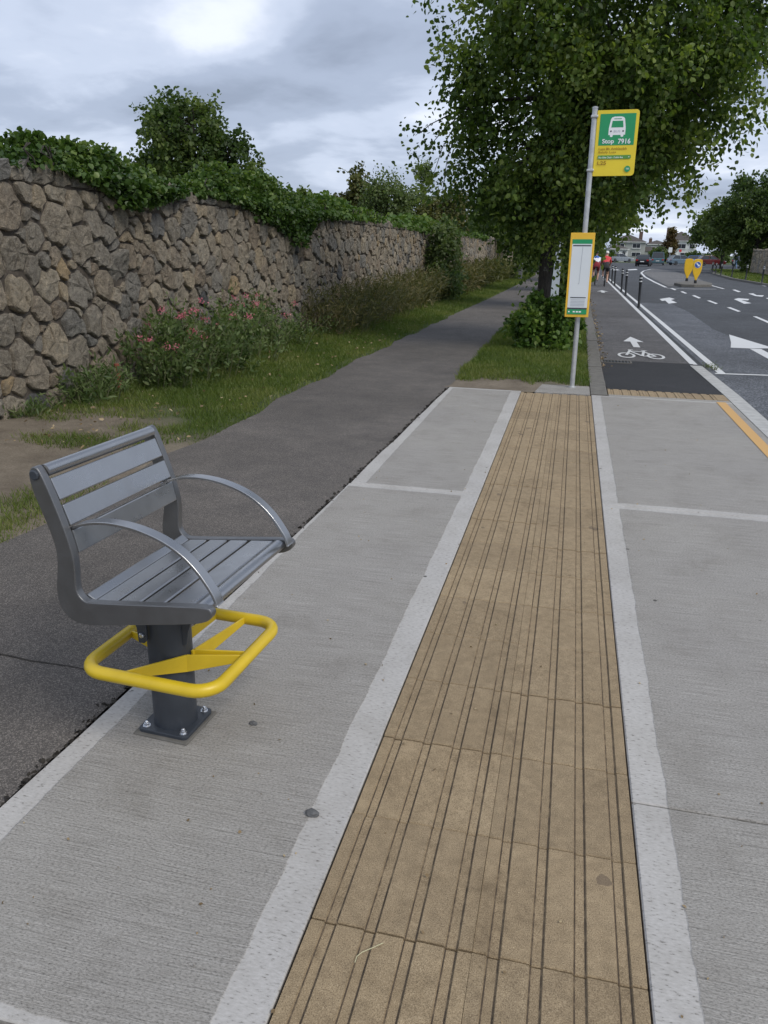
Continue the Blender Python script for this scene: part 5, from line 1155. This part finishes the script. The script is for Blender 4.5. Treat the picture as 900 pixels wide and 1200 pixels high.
def rider(loc, label, jersey, shorts, helmet, phase, ks=1):
    P = empty('person', loc, label, 'person', 'cyclists')
    # forward is +Y; saddle at .95
    f1, f2 = (0.16*cos(phase), .28+.16*sin(phase)), (-0.16*cos(phase), .28-.16*sin(phase))
    def leg(s, f): ft = (s*.11, .06+f[0], f[1]); kn = (s*.115, (.0+ft[1])/2+.20, (.95+ft[2])/2+.06); return ft, kn
    fl, kl = leg(-1, f1); fr_, kr = leg(1, f2)
    J = {'pelvis': ((0, -.05, .98), (.15, .13)), 'waist': ((0, .06, 1.14), (.135, .105)), 'chest': ((0, .20, 1.32), (.165, .12)), 'neck': ((0, .32, 1.44), .06), 'head': ((0, .37, 1.53), .085), 'crown': ((0, .385, 1.62), .075),
         'shl': ((-.18, .24, 1.37), .06), 'shr': ((.18, .24, 1.37), .06), 'ell': ((-.24, .38, 1.16), .043), 'elr': ((.24, .38, 1.16), .043), 'hal': ((-.2, .58, 1.02), .032), 'har': ((.2, .58, 1.02), .032), 'fgl': ((-.2, .64, 1.0), .026), 'fgr': ((.2, .64, 1.0), .026),
         'hil': ((-.10, -.02, .95), .10), 'hir': ((.10, -.02, .95), .10), 'thl': (tuple((Vector((-.10, -.02, .95))*.4+Vector(kl)*.6)), .078), 'thr': (tuple((Vector((.10, -.02, .95))*.4+Vector(kr)*.6)), .078), 'knl': (kl, .058), 'knr': (kr, .058), 'cal': (tuple(Vector(kl)*.6+Vector(fl)*.4), .055), 'car': (tuple(Vector(kr)*.6+Vector(fr_)*.4), .055), 'anl': ((fl[0], fl[1]-.04, fl[2]+.07), .036), 'anr': ((fr_[0], fr_[1]-.04, fr_[2]+.07), .036), 'tol': ((fl[0], fl[1]+.13, fl[2]+.035), .036), 'tor': ((fr_[0], fr_[1]+.13, fr_[2]+.035), .036)}
    E = [('pelvis', 'waist', 1), ('waist', 'chest', 0), ('chest', 'neck', 0), ('neck', 'head', 2), ('head', 'crown', 2), ('chest', 'shl', 0), ('chest', 'shr', 0), ('shl', 'ell', 0), ('shr', 'elr', 0), ('ell', 'hal', 2), ('elr', 'har', 2), ('hal', 'fgl', 2), ('har', 'fgr', 2), ('pelvis', 'hil', 1), ('pelvis', 'hir', 1), ('hil', 'thl', 1), ('hir', 'thr', 1), ('thl', 'knl', 2), ('thr', 'knr', 2), ('knl', 'cal', 2), ('knr', 'car', 2), ('cal', 'anl', 2), ('car', 'anr', 2), ('anl', 'tol', 3), ('anr', 'tor', 3)]
    me = skin_body(J, E, [jersey, shorts, 'skin', 'shoe_dark'], None); link('body', me, P)
    mb = MB(); mb.lathe([(.112, 0), (.116, .04), (.10, .09), (.06, .125), (.02, .135)], 16); h = obj('helmet', mb, helmet, P, (0, .375, 1.575), smooth=True); h.scale = (.9, 1.2, 1); h.rotation_euler = (-.25, 0, 0)
    if jersey == 'jersey_white':
        me.materials.append(MATS['jersey_blue'])
        for pp in me.polygons:
            if pp.material_index == 0 and (1.10 < pp.center.z < 1.19 or pp.center.z > 1.36): pp.material_index = 4
    for sg, kk in ((-1, 'hal'), (1, 'har')):
        mb = MB()
        for q in range(4): c = Vector(J[kk][0]); mb.tube([c+Vector((sg*(-.03+.02*q), .05, .01)), c+Vector((sg*(-.03+.02*q), .10, -.005)), c+Vector((sg*(-.03+.02*q), .11, -.04)), c+Vector((sg*(-.03+.02*q), .08, -.055))], .010, 5)
        obj('fingers', mb, 'skin', P)
    return P
def bicycle(loc, label, phase):
    o = empty('bicycle', loc, label, 'bicycle', 'bicycles'); R = .335; rw, fw_ = (0, -.50, R), (0, .52, R); bb_, st, hd, hb = (0, -.05, .28), (0, -.17, .90), (0, .40, .88), (0, .56, 1.0)
    for c in (rw, fw_):
        mb = MB(); mb.tube([(0, R*cos(a), R*sin(a)) for a in np.linspace(0, 2*pi, 29)[:-1]], .014, 6, closed=True); wl = obj('wheel', mb, 'tyre', o, c)
        mb = MB(); mb.tube([(-.03, 0, 0), (.03, 0, 0)], .022, 8)
        for k in range(12): a = pi*k/6; mb.tube([(0, 0, 0), (0, .325*cos(a), .325*sin(a))], .0025, 3)
        obj('spokes', mb, 'rim', wl)
    mb = MB()
    for a, b in ((bb_, (0, -.16, .82)), ((0, -.16, .82), (0, .38, .80)), (bb_, (0, .41, .72)), ((0, .38, .84), (0, .45, .62))): mb.tube([a, b], .018, 6)
    for s in (-1, 1):
        mb.tube([bb_, (s*.05, -.50, R)], .010, 5); mb.tube([(0, -.16, .80), (s*.05, -.50, R)], .009, 5); mb.tube([(0, .45, .62), (s*.05, .52, R)], .012, 5)
    obj('frame', mb, 'bollard_black', o)
    mb = MB(); mb.tube([(0, -.16, .82), st], .014, 6); mb.box((0, -.17, .915), (.13, .26, .045)); obj('saddle', mb, 'shoe_dark', o, bevel=.012)
    mb = MB(); mb.tube([(0, .38, .82), (0, .44, .97), (0, .56, .985)], .013, 6); mb.tube([(-.21, .62, .94), (-.21, .66, 1.0), (-.2, .56, .985), (.2, .56, .985), (.21, .66, 1.0), (.21, .62, .94)], .014, 6); obj('handlebar', mb, 'shoe_dark', o)
    mb = MB(); mb.tube([(-.08, -.05, .28), (.08, -.05, .28)], .02, 8)
    for s, ph in ((-1, phase), (1, phase+pi)): e = (s*.08, -.05+.16*cos(ph), .28+.16*sin(ph)); mb.tube([(s*.08, -.05, .28), e], .009, 5); mb.box((s*.115, e[1], e[2]), (.08, .08, .02))
    obj('cranks', mb, 'rim', o); return o
bicycle((1.50, 42.6, RZ+.004), 'road bicycle under the red jersey cyclist', 1.1); rider((1.50, 42.6, RZ+.004), 'cyclist in a red jersey, dark shorts and pale helmet riding away', 'jersey_red', 'shorts_black', 'helmet_white', 1.1)
bicycle((1.06, 44.0, RZ+.004), 'road bicycle under the white and blue jersey cyclist', 2.4); rider((1.06, 44.0, RZ+.004), 'cyclist in a white and blue jersey with red shorts riding away', 'jersey_white', 'shorts_red', 'helmet_dark', 2.4)
def walker(loc, rz, label):
    P = empty('person', loc, label, 'person', rz=rz)
    J = {'pelvis': ((0, 0, .92), (.15, .11)), 'waist': ((0, 0, 1.08), (.13, .10)), 'chest': ((0, .01, 1.30), (.165, .11)), 'neck': ((0, .02, 1.47), .055), 'head': ((0, .03, 1.57), .085), 'crown': ((0, .02, 1.66), .08), 'shl': ((-.18, 0, 1.40), .06), 'shr': ((.18, 0, 1.40), .06), 'ell': ((-.23, -.06, 1.13), .045), 'elr': ((.23, .05, 1.13), .045), 'hal': ((-.24, .03, .90), .033), 'har': ((.24, .16, .92), .033), 'fgl': ((-.24, .05, .80), .028), 'fgr': ((.24, .19, .83), .028),
         'hil': ((-.09, 0, .88), .10), 'hir': ((.09, 0, .88), .10), 'knl': ((-.10, .12, .50), .065), 'knr': ((.10, -.02, .49), .065), 'anl': ((-.10, .20, .09), .042), 'anr': ((.10, -.26, .12), .042), 'tol': ((-.10, .34, .05), .04), 'tor': ((.10, -.13, .04), .04)}
    E = [('pelvis', 'waist', 0), ('waist', 'chest', 0), ('chest', 'neck', 0), ('neck', 'head', 2), ('head', 'crown', 3), ('chest', 'shl', 0), ('chest', 'shr', 0), ('shl', 'ell', 0), ('shr', 'elr', 0), ('ell', 'hal', 0), ('elr', 'har', 0), ('hal', 'fgl', 2), ('har', 'fgr', 2), ('pelvis', 'hil', 1), ('pelvis', 'hir', 1), ('hil', 'knl', 1), ('hir', 'knr', 1), ('knl', 'anl', 1), ('knr', 'anr', 1), ('anl', 'tol', 4), ('anr', 'tor', 4)]
    link('body', skin_body(J, E, ['top_navy', 'denim', 'skin', 'hair_dark', 'print_white'], None), P); return P
gw = gnd(860.8, 315.5, .05); walker((gw.x, gw.y, .05), 0.2, 'person in a navy top and jeans walking under the trees')

# ================================================================== HOUSES AND FAR THINGS
def house(name, label, loc, rz, W, D, H, RH, wallm, wins, chim, doors=()):
    o = empty(name, loc, label, 'house', 'houses at the end of the road', rz)
    mb = MB(); mb.box((0, D/2, H/2-.2), (W, D, H+.4)); obj('wall', mb, wallm, o)
    e = .35; rl = max(.2, W-D)/2*.6
    mb = MB(); mb.add([(-W/2-e, -e, H), (W/2+e, -e, H), (W/2+e, D+e, H), (-W/2-e, D+e, H), (-rl, D/2, H+RH), (rl, D/2, H+RH)], [(3, 2, 1, 0), (0, 1, 5, 4), (1, 2, 5), (2, 3, 4, 5), (3, 0, 4)]); rf = obj('roof', mb, 'roof_slate', o)
    mb = MB(); mb.box((0, -e-.02, H-.06), (W+2*e, .08, .14)); obj('gutter', mb, 'frame_white', rf)
    for cx, cyy in chim:
        mb = MB(); mb.box((cx, cyy, H+RH*.75), (.9, .6, RH*1.1)); mb.box((cx, cyy, H+RH*1.32), (1.0, .7, .12)); mb.tube([(cx-.2, cyy, H+RH*1.3), (cx-.2, cyy, H+RH*1.3+.45)], .1, 8); mb.tube([(cx+.2, cyy, H+RH*1.3), (cx+.2, cyy, H+RH*1.3+.45)], .1, 8); obj('chimney', mb, 'brick_red', rf)
    for (x, z, w_, h_) in wins:
        mb = MB(); mb.box((x, -.03, z), (w_+.16, .10, h_+.16)); f = obj('window', mb, 'frame_white', o)
        for s in (-1, 1): mb = MB(); mb.box((x+s*w_/4, -.085, z), (w_/2-.06, .02, h_)); obj('pane', mb, 'window_dark', f)
        mb = MB(); mb.box((x, -.10, z-h_/2-.13), (w_+.3, .2, .08)); obj('sill', mb, 'frame_white', f)
    for (x, w_, h_) in doors:
        mb = MB(); mb.box((x, -.04, h_/2), (w_, .1, h_)); d = obj('door', mb, 'frame_white', o); mb = MB(); mb.box((x+w_*.35, -.12, h_*.48), (.06, .06, .16)); obj('handle', mb, 'bollard_black', d)
    return o
house('house', 'grey rendered house with slate hip roof and brick chimney', (13.0, 225, 0), 0.0, 8.8, 8, 4.4, 1.9, 'render_grey', [(2.1, 3.4, 2.0, 1.0), (-2.0, 3.4, 2.0, 1.0), (2.2, 1.2, 2.2, 1.1)], [(3.1, 2.2)], [(-0.4, 1.0, 2.1)])
house('house', 'larger white house with dark hip roof behind the parked cars', (27.2, 236, 0), -.1, 8.6, 9, 5.0, 2.5, 'render_white', [(0.4, 3.6, 2.3, 1.1), (3.2, 3.6, 1.3, 1.1), (-2.6, 3.6, 1.5, 1.1), (-2.4, 1.3, 2.0, 1.2), (1.5, 1.3, 2.2, 1.2)], [(-3.4, 4.0)], [(-.6, 1.0, 2.1)])
house('house', 'dark grey far house between the two larger houses', (25.2, 275, 0), .1, 6.5, 7, 4.4, 1.3, 'render_grey', [(-1.5, 3.2, 1.4, 1.0), (1.5, 3.2, 1.4, 1.0)], [(-2.0, 3.5)])
house('house', 'low white fronted house half hidden by the street trees', (8.6, 180, 0), 0.1, 3.6, 5, 2.4, .9, 'render_white', [(1.1, 1.3, .7, 1.3), (-1.1, 1.3, .8, 1.2)], [], [(.1, .9, 2.0)])
Ln = empty('annexe', (18.8, 229, 0), 'slate roofed annexe right of the grey house', 'building'); mb = MB(); mb.box((0, 0, 1.0), (2.6, 6, 2.2)); obj('wall', mb, 'render_grey', Ln)
mb = MB(); mb.prism([(-3.2, 2.1), (3.2, 2.1), (0, 3.3)], (-1.45, 1.45), lambda u, v, t: (t, u, v)); obj('roof', mb, 'roof_slate', Ln)
tree('far_tree', (15.9, 152, 0), 'small russet tree in front of the white house', [((0, 0, 4.0), (.7, .8, 1.6)), ((.2, 0, 2.6), (.7, .8, .8))], 2, .12, 'russet_leaf', 90, 5, 8, .5, .28, 91, 'far trees at the road end', .4, twigs=False, jit=.15)
for i, (x, y, r, h, lab) in enumerate(((24.6, 160, 1.8, 1.6, 'rounded hedge bush behind the red car'), (15.4, 165, 1.6, 2.3, 'tall hedge bush behind the silver green van'), (21.0, 158, 1.5, 1.5, 'low hedge bush under the russet tree'), (4.4, 150, 2.2, 1.5, 'garden hedge before the low white house'), (2.0, 130, 2.2, 1.6, 'dark hedge at the far end of the cycle track'))):
    shrub('hedge_bush', (x, y, 0), lab, 'hedge', [((0, 0, h*.5), (r, r*.8, h*.6)), ((r*.7, .3, h*.4), (r*.7, r*.6, h*.45))], 'far_leaf', 90, 4, 8, .6, .34, 100+i, 'hedges at the road end', .2, .3, 4, .12)
for i, (x, y, s, lf, lab) in enumerate(((-14, 130, 1.3, 'far_leaf', 'far tree left of the road end'), (-3.5, 118, 1.0, 'far_leaf', 'far tree above the start of the road bend'), (34, 175, 1.5, 'far_leaf', 'far tree right of the white house'), (42, 150, 1.5, 'far_leaf', 'far tree behind the wall across the road'), (27, 118, 1.1, 'far_leaf', 'leafy tree over the half hidden dark car'), (-30, 150, 1.6, 'far_leaf', 'far tree beyond the walled garden'), (2.0, 205, 1.0, 'far_leaf', 'far tree behind the low white house'))):
    tree('far_tree', (x, y, 0), lab, [((0, 0, 4.2*s), (3.4*s, 3*s, 2.4*s)), ((-2*s, 0, 3*s), (2*s, 2*s, 1.5*s)), ((2*s, 0, 3.2*s), (2*s, 2*s, 1.6*s))], 2*s, .2, lf, 170, 5, 8, 1.0, .5, 110+i, 'far trees at the road end', .5, twigs=False, jit=.2)
def sign_post(x, y, label, h, face, w_, hh):
    o = empty('sign_post', (x, y, 0), label, 'sign', 'distant road signs'); mb = MB(); mb.tube([(0, 0, -.05), (0, 0, h)], .05, 8); obj('pole', mb, 'galvanised', o)
    mb = MB(); mb.prism(rrect(-w_/2, h-hh, w_/2, h, .08), (-.09, -.055), PT); obj('plate', mb, face, o); return o
sign_post(15.3, 145, 'white distant road sign beside the russet tree', 2.6, 'print_white', .6, .8)
sign_post(16.9, 145, 'red and white distant road sign right of the russet tree', 2.3, 'jersey_red', .4, .4)
sign_post(1.7, 62, 'grey sign post standing past the two cyclists', 2.6, 'white_board', .35, .35)
# low front garden wall at the road end
mb = MB(); mb.box((0, 0, .45), (26, .25, .9)); mb.box((0, 0, .93), (26, .35, .08)); tag(obj('garden_wall', mb, 'render_grey', None, (10, 172, 0)), 'low rendered garden wall before the far houses', 'wall')

# ================================================================== SMALL THINGS ON THE PAVING
b = bmesh.new(); bmesh.ops.create_icosphere(b, subdivisions=2, radius=.017)
for v in b.verts: v.co = Vector((v.co.x*1.25, v.co.y*.85, v.co.z*.6))*(1+random.uniform(-.16, .16))
me = bpy.data.meshes.new('pebble'); b.to_mesh(me); b.free(); me.materials.append(MATS['pebble'])
gp = gnd(366, 955, .0); tag(link('pebble', me, None, (gp.x, gp.y, .008)), 'small dark pebble on the pale margin left of the tactile strip', 'pebble')
gp = gnd(297, 849, .0); pb = link('pebble', me, None, (gp.x, gp.y, .006)); pb.scale = (.7, .7, .7); tag(pb, 'tiny dark clod of dirt on the concrete right of the bench', 'pebble')
mb = MB(); tw = [gnd(x, y, .004) for x, y in ((449, 1105), (438, 1110), (424, 1116), (418, 1121), (416, 1128))]; mb.tube(tw, .0012, 5)
tag(obj('grass_straw', mb, 'straw'), 'thin pale bent straw lying on the tactile tiles', 'straw')
# specks of grit and gum on the paving
n = 260; rng = np.random.default_rng(3); Y = 1.0+8*rng.random(n)**1.6; X = rng.uniform(-1.4, 1.6, n); P = np.stack([X, Y, np.full(n, .0035)], 1); D = rng.normal(size=(n, 3)); D[:, 2] = 0
V, F, T = leaves(P, D, rng.uniform(.004, .013, n), rng.random(n), .8, .15, rng)
o = link('grit', np_mesh('grit', V, F, 'dry_litter', T)); o['kind'] = 'stuff'; o['label'] = 'specks of grit and leaf crumbs on the paving'; o['category'] = 'grit'
n = 1500; Y = -1+10.2*rng.random(n); X = np.array([xe(y) for y in Y])-.010+rng.normal(size=n)*.010; P = np.stack([X, Y, np.full(n, -.012)], 1); D = rng.normal(size=(n, 3)); D[:, 2] = np.abs(D[:, 2])*.5
V, F, T = leaves(P, D, rng.uniform(.008, .028, n), rng.random(n)*.5, .8, .2, rng)
o = link('joint_dirt', np_mesh('joint_dirt', V, F, 'joint_crumb', T)) if 'joint_crumb' in MATS else link('joint_dirt', np_mesh('joint_dirt', V, F, 'dark_soil', T))
o['kind'] = 'stuff'; o['label'] = 'dark crumbs of dirt in the joint between path and concrete'; o['category'] = 'dirt'

# gully grating on the ramp and weeds in the kerb gap
gq = gnd(722, 425, RZ); gr = empty('drain_grate', (gq.x, gq.y, RZ+.012), 'dark gully grating at the edge of the black asphalt ramp', 'drain')
mb = MB(); mb.box((0, -.13, .004), (.46, .025, .012)); mb.box((0, .13, .004), (.46, .025, .012)); mb.box((-.22, 0, .004), (.025, .235, .0118)); mb.box((.22, 0, .004), (.025, .235, .0118)); obj('frame', mb, 'kerb_old', gr)
mb = MB(); mb.box((0, 0, .0005), (.41, .23, .003)); obj('pit', mb, 'tyre', gr)
for i in range(8):
    mb = MB(); mb.box((-.175+.05*i, 0, .005), (.022, .23, .006)); obj('bar', mb, 'bollard_black', gr)
for i, (px, py, lab) in enumerate(((838, 434.5, 'small green weeds in the kerb gap at the end of the white lines'), (829, 431, 'smaller weed tuft beside the kerb end weeds'), (697, 396, 'weed tuft at the old kerb left of the cycle arrow'))):
    gq = gnd(px, py, RZ); weed('weed_tuft', (gq.x, gq.y, RZ+.01), lab, 'plant', .04, .12, .06, 70, 'weed_leaf', 200+i, .4, .05, .025, 0, 24, 'weeds in the kerb gap')
